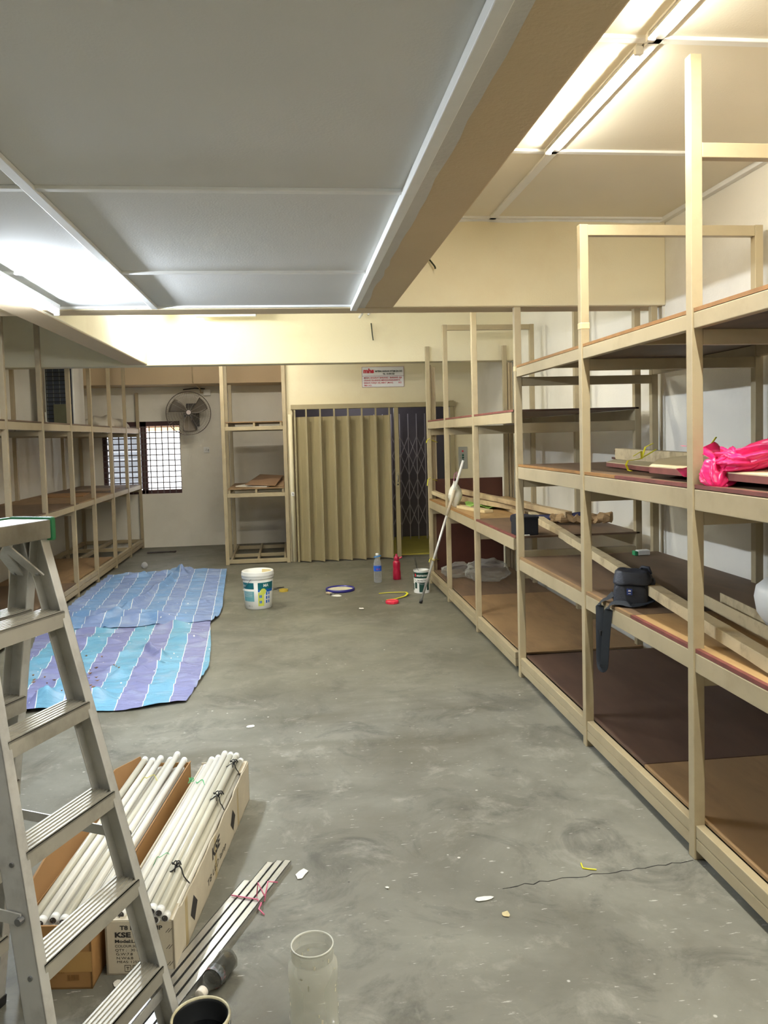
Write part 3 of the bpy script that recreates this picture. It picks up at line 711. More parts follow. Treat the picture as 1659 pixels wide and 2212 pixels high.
tie('string_tie', 'black string at the far end of the tied grey tubes on the white box', BLK, [arc_tie(T2, .13, .212, 1.06, .178, .055, .003)]+bow(T2(.185, 1.06, .232), .018), .0022)
GRN = mat('green_string', (70, 176, 110), .5)
tie('string_tie', 'thin green string near the front of the tubes on the white box', GRN, [arc_tie(T2, .06, .14, .30, .185, .045, .002)], .0012)
tie('string_tie', 'green string with knot at the far left of the tubes on white box', GRN, [arc_tie(T2, .030, .09, .95, .184, .022, .002)]+[[T2(.02+random.uniform(-.012, .012), .95+random.uniform(-.02, .02), .200+random.uniform(0, .02)) for _ in range(9)]], .0022)
tie('string_tie', 'yellow string round the far end of tubes in brown box', mat('yellow_string', (214, 206, 110), .5), [arc_tie(T1, .075, .165, .98, .216, .030, .002)], .0018)

# ================================================================== ALUMINIUM BARS
def bar_profile(p0, p1, label):
    p0, p1 = V3(p0), V3(p1); t = MB(); d = (p1-p0).normalized(); side = d.cross(Vector((0, 0, 1)))
    for (a, b, z0, z1) in ((-.014, .014, .014, .018), (-.014, -.0115, 0, .018), (.0115, .014, 0, .018)):
        q = lambda p: [p+side*a+Vector((0, 0, z0)), p+side*b+Vector((0, 0, z0)), p+side*b+Vector((0, 0, z1)), p+side*a+Vector((0, 0, z1))]
        t.hexa(q(p0), q(p1))
    o = t.build('aluminium_bar', mat('bar_alu', (206, 206, 204), .3, .8, var=.12, scale=5, dirt=(140, 136, 128), dirt_amt=.5), origin=tuple(p0)); tag(o, label, 'bar', 'aluminium bars on the floor'); return o
dr = Vector((-.325, -.75, 0)).normalized(); sdv = Vector((-dr.y, dr.x, 0))
tip = Vector((-.068, 3.085, .0005))
labs = ['rightmost long aluminium bar of the bundle tied with pink string', 'second aluminium bar from the right in the floor bundle', 'third aluminium bar from the right in the floor bundle', 'leftmost and shortest-ending aluminium bar of the floor bundle']
for i, (back) in enumerate((0, .01, .03, .17)):
    p = tip-sdv*(.031*i)*1+dr*back
    bar_profile(p, p+dr*(1.52-back), labs[i])
PNK = mat('pink_string', (220, 120, 150), .5)
c = tip+dr*.28
tie('string_tie', 'pink string tied round the aluminium bars on the floor', PNK, [[c+sdv*.02+Vector((0, 0, .002)), c+sdv*.005+Vector((0, 0, .022)), c-sdv*.10+Vector((0, 0, .022))], [c+sdv*.02+Vector((.01, .01, .01)), c+Vector((.04, .06, .05)), c+Vector((.075, .075, .035))], [c+sdv*.02+Vector((0, 0, .012)), c+Vector((.01, -.05, .015)), c+Vector((.03, -.07, .004))], [c+Vector((.0, .02, .02)), c+Vector((.005, .04, .06)), c+Vector((.03, .0, .03))]], .0028, 'pink string')

# ================================================================== NEAR FLOOR THINGS
# cola bottle lying on its side
bd = thing('soda_bottle', 'dirty soda bottle with white cap lying by the aluminium bars', 'bottle', (-.285, 2.41, 0))
ax = (Vector((-.245, 2.500, .040))-Vector((-.325, 2.335, .032))).normalized()
def along(t): return Vector((-.325, 2.335, .032))+ax*t
mb = MB(); mb.tube([along(.022), along(.04), along(.055), along(.075), along(.10), along(.13), along(.165), along(.180)], [.012, .014, .022, .032, .035, .033, .035, .022], 18)
for v in mb.v: v += crumple(v, 40, .004)
mb.build('bottle_body', clear('bottle_clear', (150, 150, 140), .08, .1), bd, smooth=True)
mb = MB(); mb.tube([along(.08), along(.10), along(.13), along(.160), along(.172)], [.026, .0325, .030, .0325, .020], 16)
for v in mb.v: v += crumple(v, 50, .004)
mb.build('dark_residue', mat('residue', (26, 22, 18), .25, var=.3, scale=30, dirt=(120, 96, 40), dirt_amt=.8, dirt_scale=22), bd, smooth=True)
mb = MB(); mb.tube([along(.072), along(.098)], [.0325, .0338], 16, cap=False); mb.build('label_sleeve', mat('sleeve', (96, 104, 108), .35, var=.3, scale=40, dirt=(190, 40, 50), dirt_amt=1, dirt_scale=26), bd, smooth=True)
MB().tube([along(0), along(.002), along(.022)], [.015, .0165, .0165], 20).build('bottle_cap', mat('cap_offwhite', (226, 218, 204), .4, var=.06, scale=80), bd, smooth=True)
# black paint pail at the bottom edge
pc = (-.288, 2.075, 0)
pl = thing('paint_pail', 'open black paint pail at the bottom edge of the photo', 'bucket', pc)
MB().lathe([(.001, .0), (.068, 0), (.074, .146), (.077, .150), (.077, .158), (.073, .158), (.070, .148), (.065, .006), (.001, .006)], pc, 40).build('pail_body', mat('pail_dark', (30, 32, 34), .4, var=.2), pl, smooth=True)
rim_m = mat('pail_rim', (190, 182, 150), .45, var=.25, scale=20, dirt=(60, 58, 50), dirt_amt=.9, dirt_scale=16)
MB().lathe([(.0775, .150), (.079, .156), (.077, .161), (.0725, .161), (.0715, .156)], pc, 40).build('pail_rim', rim_m, pl, smooth=True)
MB().lathe([(.001, .10), (.067, .10)], pc, 32).build('dark_paint', mat('wet_black', (14, 16, 18), .1), pl)
MB().tube([(pc[0]+.080*cos(t), pc[1]+.080*sin(t), .140-.09*sin(t-pi)) for t in [pi+i*pi/16 for i in range(17)]], .002, 6).build('pail_handle', STEEL, pl)
# clear jar
jr = thing('plastic_jar', 'large clear plastic jar without lid at the bottom of the photo', 'jar', (.022, 2.212, 0))
jc = (.012, 2.190, 0)
JM = clear('jar_clear', (226, 226, 216), .20, .10)
prof = [(.001, .004), (.060, .004), (.068, .010), (.070, .022), (.068, .034), (.0695, .06), (.0690, .15), (.071, .160), (.071, .185), (.068, .202), (.060, .212), (.0585, .217), (.0605, .220), (.0585, .224), (.0605, .228), (.0585, .232), (.0605, .236), (.059, .244), (.0590, .252)]
MB().lathe(prof, jc, 40).build('jar_body', JM, jr, smooth=True)
MB().lathe([(.0575, .249), (.0605, .249), (.0605, .2535), (.0575, .2535), (.0575, .249)], jc, 40).build('jar_rim', clear('jar_rim_clear', (226, 226, 216), .55, .2), jr, smooth=True)
mb = MB()
for i in range(26):
    t = random.uniform(0, 2*pi); z = random.uniform(.03, .235); r_ = .0698 if z < .2 else .0612
    w = random.uniform(.002, .005); hgt = random.uniform(.003, .016)
    mb.add([(jc[0]+r_*cos(t+a/r_), jc[1]+r_*sin(t+a/r_), z+b) for a, b in ((-w, 0), (w*.6, -hgt*.3), (w, hgt*.7), (-w*.5, hgt))], [(0, 1, 2, 3)])
mb.build('paint_drips', mat('drips', (206, 200, 178), .6), jr)

# floor scraps
def scrap(x, y, w, l, ang, label, m=PAPER, n=9, seed=0, h=.006):
    pts = []
    for i in range(n):
        t = 2*pi*i/n; r_ = .75+.35*noise.noise(Vector((cos(t)*2, sin(t)*2, seed*3.7)))
        a, b = cos(t)*w/2*r_, sin(t)*l/2*r_
        pts.append((x+a*cos(ang)-b*sin(ang), y+a*sin(ang)+b*cos(ang), .0015+h*(.5+.5*noise.noise(Vector((t*2, seed, 1))))))
    mb = MB(); up = Vector((0, 0, .0012))
    mb.add(pts+[(x, y, .003+h*.5)]+[Vector(p)-up for p in pts]+[Vector((x, y, .003+h*.5))-up],
           [(i, (i+1) % n, n) for i in range(n)]+[((i+1) % n+n+1, i+n+1, 2*n+1) for i in range(n)]+[(i, i+n+1, (i+1) % n+n+1, (i+1) % n) for i in range(n)])
    o = mb.build('paper_scrap', m, origin=(x, y, 0)); tag(o, label, 'scrap', 'paper scraps on the floor'); return o
scrap(-.295, 4.64, .075, .06, .2, 'small white scrap on the floor beyond the boxes of tubes', seed=1)
scrap(-.015, 3.005, .05, .10, -.5, 'torn white paper scrap beside the tip of the aluminium bars', seed=2)
scrap(.635, 2.735, .105, .035, .08, 'curved white paper scrap alone on the floor near the right rack', seed=3)
scrap(.69, 2.63, .035, .04, .3, 'tiny beige chip below the curved white paper scrap', mat('beige_chip', (196, 182, 140)), seed=4)
scrap(.62, 7.655, .065, .06, .1, 'white crumpled scrap on the floor short of the red lid', seed=5, h=.014)
scrap(-.59, 2.470, .035, .05, .4, 'small white chip at the foot of the white printed box', seed=6)
scrap(.30, 2.86, .018, .02, .2, 'tiny white speck right of the pink-tied bars', seed=7)
o = MB().tube([(1.063, 2.905, .004), (1.058, 2.872, .003), (1.075, 2.862, .004), (1.105, 2.853, .003)], .003, 6).build('string_piece', YEL_P, origin=(1.06, 2.87, 0)); tag(o, 'short yellow string on the cracked floor near the right rack', 'string')

# ================================================================== TARPAULIN
def tarp_material(far):
    m = bpy.data.materials.new('tarp_far' if far else 'tarp_near'); m.use_nodes = True; nt = m.node_tree; L = nt.links.new
    b = nt.nodes['Principled BSDF']; b.inputs['Roughness'].default_value = .5
    uv = nt.nodes.new('ShaderNodeUVMap'); sp = nt.nodes.new('ShaderNodeSeparateXYZ'); L(uv.outputs[0], sp.inputs[0])
    def mth(op, a, bv):
        n = nt.nodes.new('ShaderNodeMath'); n.operation = op
        if isinstance(a, (int, float)): n.inputs[0].default_value = a
        else: L(a, n.inputs[0])
        n.inputs[1].default_value = bv; return n.outputs[0]
    per = .165
    ph = mth('FRACT', mth('DIVIDE', sp.outputs['X'], per), 0)
    ph2 = mth('FRACT', mth('DIVIDE', sp.outputs['X'], per*2), 0)
    def mix(f, A_, B_):
        x = nt.nodes.new('ShaderNodeMix'); x.data_type = 'RGBA'; L(f, x.inputs['Factor'])
        for k_, s in (('A', A_), ('B', B_)):
            if isinstance(s, tuple): x.inputs[k_].default_value = (*lin(s), 1)
            else: L(s, x.inputs[k_])
        return x.outputs['Result']
    c = mix(mth('GREATER_THAN', ph2, .5), (106, 162, 190), (124, 128, 172)) if not far else mix(mth('GREATER_THAN', ph2, .5), (112, 148, 192), (122, 142, 186))
    n = nt.nodes.new('ShaderNodeTexNoise'); n.inputs['Scale'].default_value = 5; n.inputs['Detail'].default_value = 8; L(uv.outputs[0], n.inputs['Vector'])
    r = nt.nodes.new('ShaderNodeValToRGB'); r.color_ramp.elements[0].position = .52; r.color_ramp.elements[1].position = .75; r.color_ramp.elements[1].color = (.5, .5, .5, 1); L(n.outputs['Fac'], r.inputs[0])
    c = mix(r.outputs[0], c, (176, 190, 210))
    c = mix(mth('LESS_THAN', ph, .034), c, (226, 230, 228))
    v = nt.nodes.new('ShaderNodeTexVoronoi'); v.inputs['Scale'].default_value = 11; L(uv.outputs[0], v.inputs['Vector'])
    c = mix(mth('LESS_THAN', v.outputs['Distance'], .07), c, (232, 232, 228))
    L(c, b.inputs['Base Color'])
    w = nt.nodes.new('ShaderNodeTexNoise'); w.inputs['Scale'].default_value = 14; w.inputs['Detail'].default_value = 5
    mp = nt.nodes.new('ShaderNodeMapping'); mp.inputs['Scale'].default_value = (.5, 2.2, 1); L(uv.outputs[0], mp.inputs[0]); L(mp.outputs[0], w.inputs['Vector'])
    bp = nt.nodes.new('ShaderNodeBump'); bp.inputs['Strength'].default_value = .6; bp.inputs['Distance'].default_value = .03; L(w.outputs['Fac'], bp.inputs['Height']); L(bp.outputs[0], b.inputs['Normal'])
    return m
def lerp_tab(tab, y):
    for (y0, x0), (y1, x1) in zip(tab, tab[1:]):
        if y <= y1: t = max(0, (y-y0)/(y1-y0)); return x0+(x1-x0)*t
    return tab[-1][1]
tp = thing('tarpaulin', 'crumpled blue striped plastic tarpaulin spread on the floor on the left', 'tarp', (-1.5, 7.6, 0))
def tarp_sheet(name, Y0, Y1, left, right, ridges, far, nearfn, farfn, z0):
    nu, nv = 90, int((Y1-Y0)*46); mb = MB(); uvs = []
    def fn(u, v):
        y = Y0+(Y1-Y0)*v; xl = lerp_tab(left, y); xr = lerp_tab(right, y); x = xl+(xr-xl)*u
        y = y+nearfn(x)*(1-v)**3+farfn(x)*v**3
        y += .02*noise.noise(Vector((x*2, y*1.3, 2)))
        z = z0+.010*(noise.noise(Vector((x*3, y*6, 0)))+.7)+.004*noise.noise(Vector((x*14, y*18, 3)))
        z += .030*max(0, 1-abs(noise.noise(Vector((x*.9+3, y*2.6, 7))))*9)*(.4+.6*noise.noise(Vector((x*2.2, y*2, 9)))) + .016*max(0, 1-abs(noise.noise(Vector((x*2.2, y*5.5, 17))))*7)
        for (xa, ya, xb, yb, amp, wd_) in ridges:
            amp *= 1.35; wd_ *= .75
            a = Vector((xa, ya)); d = Vector((xb, yb))-a; Ln = d.length; d /= Ln
            q = Vector((x, y))-a; t = q.dot(d)/Ln; s = q.x*d.y-q.y*d.x
            s += .05*noise.noise(Vector((x*4, y*4, amp*50)))
            e = max(0, min(1, min(t+.02, 1.02-t)*6)); wob = .6+.6*noise.noise(Vector((t*5, amp*90, 1)))
            z += amp*e*max(.2, wob)*math.exp(-(s/wd_)**2)
        uvs.append((x+.055*(y-5), y)); return (x, y, max(z, .003))
    mb.grid(fn, nu, nv)
    o = mb.build(name, tarp_material(far), tp, smooth=True, fix=False)
    lay_ = o.data.uv_layers.new(name='UVMap')
    for l in o.data.loops: lay_.data[l.index].uv = uvs[l.vertex_index]
    return o
tarp_sheet('front_sheet', 5.13, 7.62, [(5.1, -1.80), (6.2, -2.05), (7.3, -2.30), (8, -2.32)], [(5.1, -.73), (5.9, -.66), (6.57, -.71), (7.3, -.79), (8, -.80)],
           [(-1.9, 5.55, -.7, 5.42, .030, .03), (-2.2, 6.85, -.72, 6.72, .045, .035), (-2.2, 6.25, -1.2, 6.4, .03, .04), (-2.2, 7.15, -.9, 7.25, .045, .04), (-1.5, 5.95, -.75, 5.98, .028, .03),
            (-1.8, 5.20, -1.2, 5.30, .075, .07), (-1.78, 5.32, -1.5, 5.16, .06, .05), (-1.25, 6.7, -1.05, 6.2, .05, .05), (-1.35, 5.7, -1.0, 6.05, .04, .05)], False, lambda x: .05*sin(x*7)-.03, lambda x: 0, .004)
tarp_sheet('folded_sheet', 7.36, 10.35, [(7.3, -2.30), (9, -2.325), (10.4, -2.335)], [(7.3, -.80), (7.6, -.74), (7.95, -.735), (8.6, -.78), (10.4, -.885)],
           [(-2.3, 7.62, -.75, 7.50, .06, .05), (-2.3, 7.9, -1.3, 7.66, .075, .07), (-1.95, 7.55, -1.6, 7.85, .07, .06), (-1.70, 8.0, -1.42, 10.35, .055, .05), (-2.2, 9.85, -1.45, 10.25, .07, .07), (-1.5, 10.3, -1.35, 9.95, .09, .06), (-1.3, 8.2, -.8, 8.25, .03, .04), (-2.3, 8.6, -2.0, 9.4, .02, .05)],
           True, lambda x: 0.02*sin(x*5), lambda x: .30*math.exp(-((x+1.47)/.16)**2)-.12*max(0, (-x-2.0))*2, .012)
# debris on the tarp
mb = MB()
for i in range(46):
    x = random.gauss(-1.60, .16); y = random.gauss(5.75, .22); a = random.uniform(0, 6); w = random.uniform(.006, .02); l = random.uniform(.006, .022)
    mb.add([(x+cos(a)*w, y+sin(a)*w, .040), (x-sin(a)*l, y+cos(a)*l, .046), (x-cos(a)*w, y-sin(a)*w, .041), (x+sin(a)*l, y-cos(a)*l, .043), (x, y, .034)], [(0, 1, 2, 3), (1, 0, 4), (2, 1, 4), (3, 2, 4), (0, 3, 4)])
o = mb.build('wood_chips', mat('chips', (130, 96, 66), .8, var=.4, scale=30), origin=(-1.6, 5.7, 0)); tag(o, 'scattered brown chips on the near part of the blue tarpaulin', 'debris', kind='stuff')

# ================================================================== MIDDLE FLOOR THINGS
# big white paint bucket
bc = Vector((-.382, 8.00, 0)); bk = thing('paint_bucket', 'big white plastic paint bucket with teal and green print, wire handle', 'bucket', bc)
BW = mat('bucket_white', (228, 228, 222), .35, var=.03)
MB().lathe([(.001, 0), (.128, 0), (.133, .006), (.150, .30), (.146, .30), (.130, .008), (.001, .008)], bc, 48).build('bucket_body', BW, bk, smooth=True)
MB().lathe([(.150, .295), (.158, .300), (.160, .315), (.157, .320), (.163, .325), (.163, .345), (.158, .350), (.160, .362), (.155, .372), (.147, .372), (.145, .30)], bc, 48).build('bucket_rim', BW, bk, smooth=True)
MB().lathe([(.1455, .36), (.1455, .312)], bc, 12, R(15), R(75)).build('paint_stain', mat('cream_paint', (214, 196, 146), .5), bk)
MB().lathe([(.001, .302), (.1445, .302)], bc, 32).build('white_paint', mat('paint_surface', (214, 212, 202), .4), bk)
def rad(z): return .133+(.150-.133)*(z-.006)/.294+.0008
def wrap(ang0, z0, dr_=0):
    return lambda a, b: (bc.x+(rad(z0+b)+dr_)*cos(ang0+a/.145), bc.y+(rad(z0+b)+dr_)*sin(ang0+a/.145), z0+b)
def patch(mb, ang0, a0, a1, z0, z1, dr_=0, n=12):
    f = wrap(ang0, 0, dr_); mb.grid(lambda u, v: f(a0+(a1-a0)*u, z0+(z1-z0)*v), n, 2); return mb
A0 = R(-93)     # facing camera
TEAL = mat('teal_print', (0, 104, 112), .4, var=.02); TEAL_L = mat('teal_light', (112, 176, 184), .4, var=.04); LIME = mat('lime_print', (206, 214, 92), .4, var=.03); BLU = mat('blue_print', (0, 96, 190), .4, var=.02)
mb = MB(); patch(mb, A0, -.185, -.028, .205, .268); patch(mb, A0, .012, .20, .19, .268); mb.build('teal_label', TEAL, bk)
mb = MB(); patch(mb, A0, -.165, -.028, .082, .182); mb.build('pale_label', TEAL_L, bk)
mb = MB(); patch(mb, A0, .012, .075, .035, .172); mb.lathe([(.0001, 0), (.0001, 0)], bc, 3)
f = wrap(A0, 0, .0012)
mb.add([f(.065+.030*cos(t), .178+.032*sin(t)) for t in [i*2*pi/20 for i in range(20)]], [tuple(range(20))]); mb.build('lime_label', LIME, bk)
mb = MB()
patch(mb, A0, .012, .030, .176, .20, .0004, 4); patch(mb, A0, .10, .19, .172, .20, .0004)
for zz in (.062, .118):
    patch(mb, A0, .026, .050, zz, zz+.026, .0008, 4)
for zz in (.06, .10, .14): patch(mb, A0, .095, .112, zz, zz+.03, .0008, 4); patch(mb, A0, .125, .140, zz, zz+.03, .0008, 4)
mb.build('blue_print', BLU, bk)
mb = MB(); letter(mb, 'MA', .040, wrap(A0, .225, .0012), .065, 0, .0012); letter(mb, 'R III', .030, wrap(A0, .225, .0012), -.175, 0, .0006)
for zz in (.062, .118): patch(mb, A0, .0365, .0395, zz, zz+.026, .0014, 2)
for zz in (.170, .160, .148, .138, .128): patch(mb, A0, -.15, -.045, zz, zz+.002, .0008, 8)
mb.build('lettering', WHITE_P, bk)
mb = MB(); letter(mb, 'KG   L', .018, wrap(A0, .030, .0012), -.10, 0)
mb.build('small_print', INK, bk)
MB().tube([f(-.165, .19)]+[(bc.x+cos(t)*.166, bc.y+sin(t)*.166-.01, z) for t, z in ((R(215), .215), (R(235), .265), (R(250), .31))], .0022, 6).build('wire_handle', STEEL, bk)
MB().lathe([(0, -.010), (.008, -.008), (.010, 0), (.008, .008), (0, .010)], f(-.172, .19), 10).build('handle_knob', WHITE_P, bk, smooth=True)
# brush behind the bucket, masking tape
br = thing('paint_brush', 'paint brush lying on the floor right behind the white bucket', 'brush', (-.21, 8.90, 0))
MB().tube([(-.14, 8.95, .012), (-.20, 8.92, .012), (-.225, 8.90, .012)], [.006, .011, .008], 10, flat=.6).build('handle', BLACK, br, smooth=True)
MB().bar((-.225, 8.90, .012), (-.265, 8.88, .012), .045, .016).build('ferrule', STEEL, br)
MB().bar((-.265, 8.88, .012), (-.32, 8.855, .012), .045, .012).build('bristles', mat('bristle', (196, 180, 150), .8), br)
mt = thing('tape_roll', 'small yellow masking tape roll on the floor right of the white bucket', 'tape', (-.142, 8.76, 0))
MB().lathe([(.037, 0), (.050, 0), (.050, .024), (.037, .024), (.037, 0)], (-.142, 8.76, 0), 28).build('tape_ring', mat('tape_yellow', (206, 178, 72), .5), mt, smooth=False)
MB().lathe([(.036, 0), (.0372, 0), (.0372, .0245), (.036, .0245)], (-.142, 8.76, 0), 28).build('core', BLACK, mt)
# lid with blue rim, with brush on paper
ld = thing('bucket_lid', 'round cream lid with dark blue rim lying on the floor', 'lid', (.475, 8.66, 0))
MB().lathe([(.001, .010), (.140, .010), (.142, .014), (.001, .014)], (.475, 8.66, 0), 40).build('lid_disc', mat('lid_cream', (214, 206, 176), .5, var=.1, scale=9, dirt=(150, 140, 120), dirt_amt=.8, dirt_scale=8), ld)
MB().lathe([(.139, 0), (.158, 0), (.160, .012), (.158, .028), (.150, .030), (.141, .016), (.139, 0)], (.475, 8.66, 0), 40).build('lid_rim', mat('navy_rim', (44, 40, 120), .4), ld, smooth=True)
pb2 = thing('paint_brush', 'small brush resting on white paper in front of the blue-rimmed lid', 'brush', (.36, 8.42, 0))
MB().bar((.325, 8.49, .016), (.365, 8.42, .016), .035, .014).build('bristles', mat('bristle', (196, 180, 150), .8), pb2)
MB().bar((.365, 8.42, .016), (.385, 8.385, .016), .030, .014).build('ferrule', STEEL, pb2)
scrap(.42, 8.36, .13, .14, .4, 'white paper sheet under the small brush by the blue-rimmed lid', seed=9, h=.004)
# water bottle
wb = thing('water_bottle', 'clear water bottle with blue label standing before the folding door', 'bottle', (.932, 9.03, 0)); wc = (.932, 9.03, 0)
WM = clear('bottle_pet', (228, 230, 234), .16, .08)
MB().lathe([(.001, .002), (.036, .0), (.044, .008), (.046, .03), (.043, .04), (.046, .05), (.043, .062), (.046, .072), (.043, .084), (.046, .094), (.043, .106), (.046, .118), (.045, .20), (.044, .225), (.034, .262), (.019, .292), (.016, .30), (.016, .315)], wc, 28).build('bottle_body', WM, wb, smooth=True)
mb = MB(); mb.lathe([(.0464, .135), (.0464, .195)], wc, 28); mb.build('bottle_label', mat('label_blue', (36, 92, 200), .4, var=.25, scale=20), wb, smooth=True)
mb = MB()
for a in (-110, -80): mb.lathe([(.0468, .150), (.0468, .168)], wc, 4, R(a), R(a+12))
mb.build('label_mark', mat('label_red', (210, 60, 90), .4), wb)
MB().lathe([(.019, .312), (.020, .318), (.020, .336), (.001, .338)], wc, 20).build('bottle_cap', WHITE_P, wb, smooth=True)
MB().tube([(wc[0]+.026*cos(t)*1.5, wc[1]+.026*sin(t), .300+.008*cos(t)) for t in [i*2*pi/20 for i in range(20)]], .006, 8, closed=True).build('carry_ring', mat('ring_blue', (60, 130, 196), .4), wb, smooth=True)
# red flask
rb = thing('water_flask', 'crimson plastic drinking flask standing beside the water bottle', 'bottle', (1.171, 9.17, 0)); rc = (1.171, 9.17, 0)
RM = mat('crimson', (168, 22, 56), .3, var=.04)
MB().lathe([(.001, 0), (.042, 0), (.047, .006), (.047, .085), (.042, .12), (.042, .135), (.045, .16), (.044, .195), (.036, .218), (.027, .225)], rc, 28).build('flask_body', RM, rb, smooth=True)
MB().lathe([(.029, .225), (.031, .228), (.030, .262), (.020, .275), (.013, .280), (.013, .298), (.001, .30)], rc, 24).build('flask_cap', mat('crimson_cap', (178, 34, 70), .35), rb, smooth=True)
MB().tube([(1.195, 9.17, .245), (1.215, 9.165, .250), (1.235, 9.16, .265)], [.008, .010, .007], 8).build('cap_loop', mat('pink_loop', (230, 84, 110), .4), rb, smooth=True)
# paint tin with brush
tn = thing('paint_tin', 'white and dark green paint tin by the end of the right rack', 'tin', (1.335, 8.36, 0)); tcn = Vector((1.335, 8.36, 0)); TR = .086
MB().lathe([(.001, 0), (TR, 0), (TR, .232), (TR-.004, .236), (TR-.010, .236), (TR-.012, .02), (.001, .02)], tcn, 40).build('tin_body', WHITE_P, tn, smooth=False)
MB().lathe([(TR-.011, .232), (TR+.003, .232), (TR+.003, .241), (TR-.011, .241), (TR-.011, .232)], tcn, 40).build('tin_rim', mat('tin_rim', (214, 216, 214), .3, .4), tn, smooth=True)
MB().lathe([(.001, .205), (TR-.012, .205)], tcn, 30).build('white_paint', mat('paint_surface', (214, 212, 202), .4), tn)
def wrap2(a, b, dr_=.0006): t = R(-98)+a/TR; return (tcn.x+(TR+dr_)*cos(t), tcn.y+(TR+dr_)*sin(t), b)
DG = mat('tin_green', (16, 62, 52), .4, var=.03)
mb = MB(); mb.grid(lambda u, v: wrap2(-.13+.27*u, .160+.062*v), 20, 1)
mb.grid(lambda u, v: wrap2(-.03+.06*u, .012+.098*v), 8, 1); mb.grid(lambda u, v: wrap2(-.085+.03*u, .05+.065*v), 6, 1); mb.grid(lambda u, v: wrap2(.055+.03*u, .03+.09*v), 6, 1); mb.grid(lambda u, v: wrap2(-.13+.03*u, .03+.07*v), 6, 1)
mb.build('green_label', DG, tn)
mb = MB(); letter(mb, 'seamaster', .034, lambda a, b: wrap2(a, b, .0012), -.060, .180, .0006, .125); mb.build('lettering', WHITE_P, tn)
mb = MB(); letter(mb, 'PROTECTIVE', .022, lambda a, b: wrap2(a, b, .0012), -.050, .128, .0004, .10)
for i in range(2): mb.grid(lambda u, v: wrap2(-.045+.09*u, .116+.004*v-.007*i, .001), 8, 1)
mb.build('small_lettering', INK, tn)
mb = MB(); mb.grid(lambda u, v: wrap2(-.085+.016*u, .176+.032*v, .0012), 4, 1); mb.build('red_mark', RED_P, tn)
MB().tube([(tcn.x+(TR+.006)*cos(t), tcn.y+(TR+.006)*sin(t), .195-.10*sin(i_*pi/14)) for i_, t in [(i, R(180)+i*pi/14) for i in range(15)]], .0018, 6).build('wire_handle', STEEL, tn)
bt = thing('paint_brush', 'brush with dark handle standing up in the green paint tin', 'brush', (1.29, 8.36, .21))
MB().tube([(1.300, 8.335, .235), (1.282, 8.345, .262)], [.004, .004], 8).build('ferrule', STEEL, bt)
MB().tube([(1.282, 8.345, .262), (1.276, 8.35, .30), (1.262, 8.36, .365), (1.258, 8.362, .385)], [.010, .016, .013, .011], 12, flat=.6).build('handle', mat('brush_handle', (64, 62, 50), .5, var=.4, scale=30), bt, smooth=True)
MB().tube([(1.308, 8.33, .18), (1.300, 8.335, .235)], [.016, .010], 10, flat=.5).build('bristles', mat('bristle', (196, 180, 150), .8), bt)
# red lid and yellow strap
rl = MB().lathe([(.001, .002), (.060, 0), (.064, .004), (.066, .024), (.060, .030), (.057, .026), (.001, .024)], (.949, 7.86, 0), 36)
for i in range(len(rl.v)):
    v = rl.v[i]; t = math.atan2(v.y-7.86, v.x-.949); q = Vector((v.x-.949, v.y-7.86))
    if q.length > .058: q *= 1+.02*(1 if int(t*10) % 2 else 0); v.x, v.y = .949+q.x, 7.86+q.y
o = rl.build('jar_lid', mat('lid_red', (226, 52, 76), .35), origin=(.949, 7.86, 0)); tag(o, 'red plastic screw lid lying upside on the floor', 'lid')
o = MB().add([], []);
sp_ = [(.87, 8.37, .004), (.98, 8.36, .010), (1.08, 8.33, .016), (1.15, 8.28, .022), (1.155, 8.20, .022), (1.12, 8.13, .012), (1.02, 8.05, .006), (.91, 8.02, .004)]
for a, b in zip(sp_, sp_[1:]): o.bar(a, b, .020, .003)
ys_ = o.build('packing_strap', YEL_P, origin=(1.0, 8.2, 0)); tag(ys_, 'bent yellow packing strap on the floor behind the red lid', 'strap')
# clear cup and pliers by the window wall
cp = MB().tube([(-2.02, 10.93, .04), (-2.0, 10.83, .04)], [.036, .042], 16).build('plastic_cup', clear('cup_clear', (226, 226, 228), .35, .1), origin=(-2.0, 10.9, 0), smooth=True); tag(cp, 'small clear plastic cup lying on the floor beyond the tarpaulin', 'cup')
pt = thing('pliers', 'rusty dark tongs lying on the floor below the wall fan', 'tool', (-2.0, 12.3, 0))
for s in (-1, 1): MB().tube([(-2.22, 12.28+.02*s, .010), (-2.0, 12.30+.012*s, .010), (-1.86, 12.30-.01*s, .010), (-1.80, 12.29-.045*s, .010)], .010, 8).build('jaw', mat('rust_dark', (44, 34, 34), .6), pt)
MB().tube([(-1.88, 12.30, .004), (-1.88, 12.30, .022)], .014, 10).build('pivot', BLACK, pt)

# ================================================================== THINGS ON THE RIGHT RACKS
# bag with strap
ZA1 = .8325
bg = thing('shoulder_bag', 'black shoulder bag with hanging strap on the near rack', 'bag', (1.625, 3.68, ZA1))
BAGM = mat('bag_nylon', (38, 42, 52), .55, var=.14, scale=18, bump=.25, bscale=160)
ba = R(-28)
def BT(x, y, z): return Vector((1.630+x*cos(ba)-y*sin(ba), 3.690+x*sin(ba)+y*cos(ba), ZA1+z))
def superbox(mb, cx, cy, cz, ax_, ay_, az_, e=.35, nu=28, nv=18, wob=.004, seed=0):
    sg_ = lambda v, p: math.copysign(abs(v)**p, v)
    def fn(u, v):
        a = 2*pi*u; b = -pi/2+pi*v
        x = ax_*sg_(cos(b), e)*sg_(cos(a), e); y = ay_*sg_(cos(b), e)*sg_(sin(a), e); z = az_*sg_(sin(b), e)
        k_ = 1+.10*(-z/az_)*1
        q = BT(cx+x*k_, cy+y*k_, cz+z); return q+crumple(q, 22, wob, seed)
    return mb.grid(fn, nu, nv)
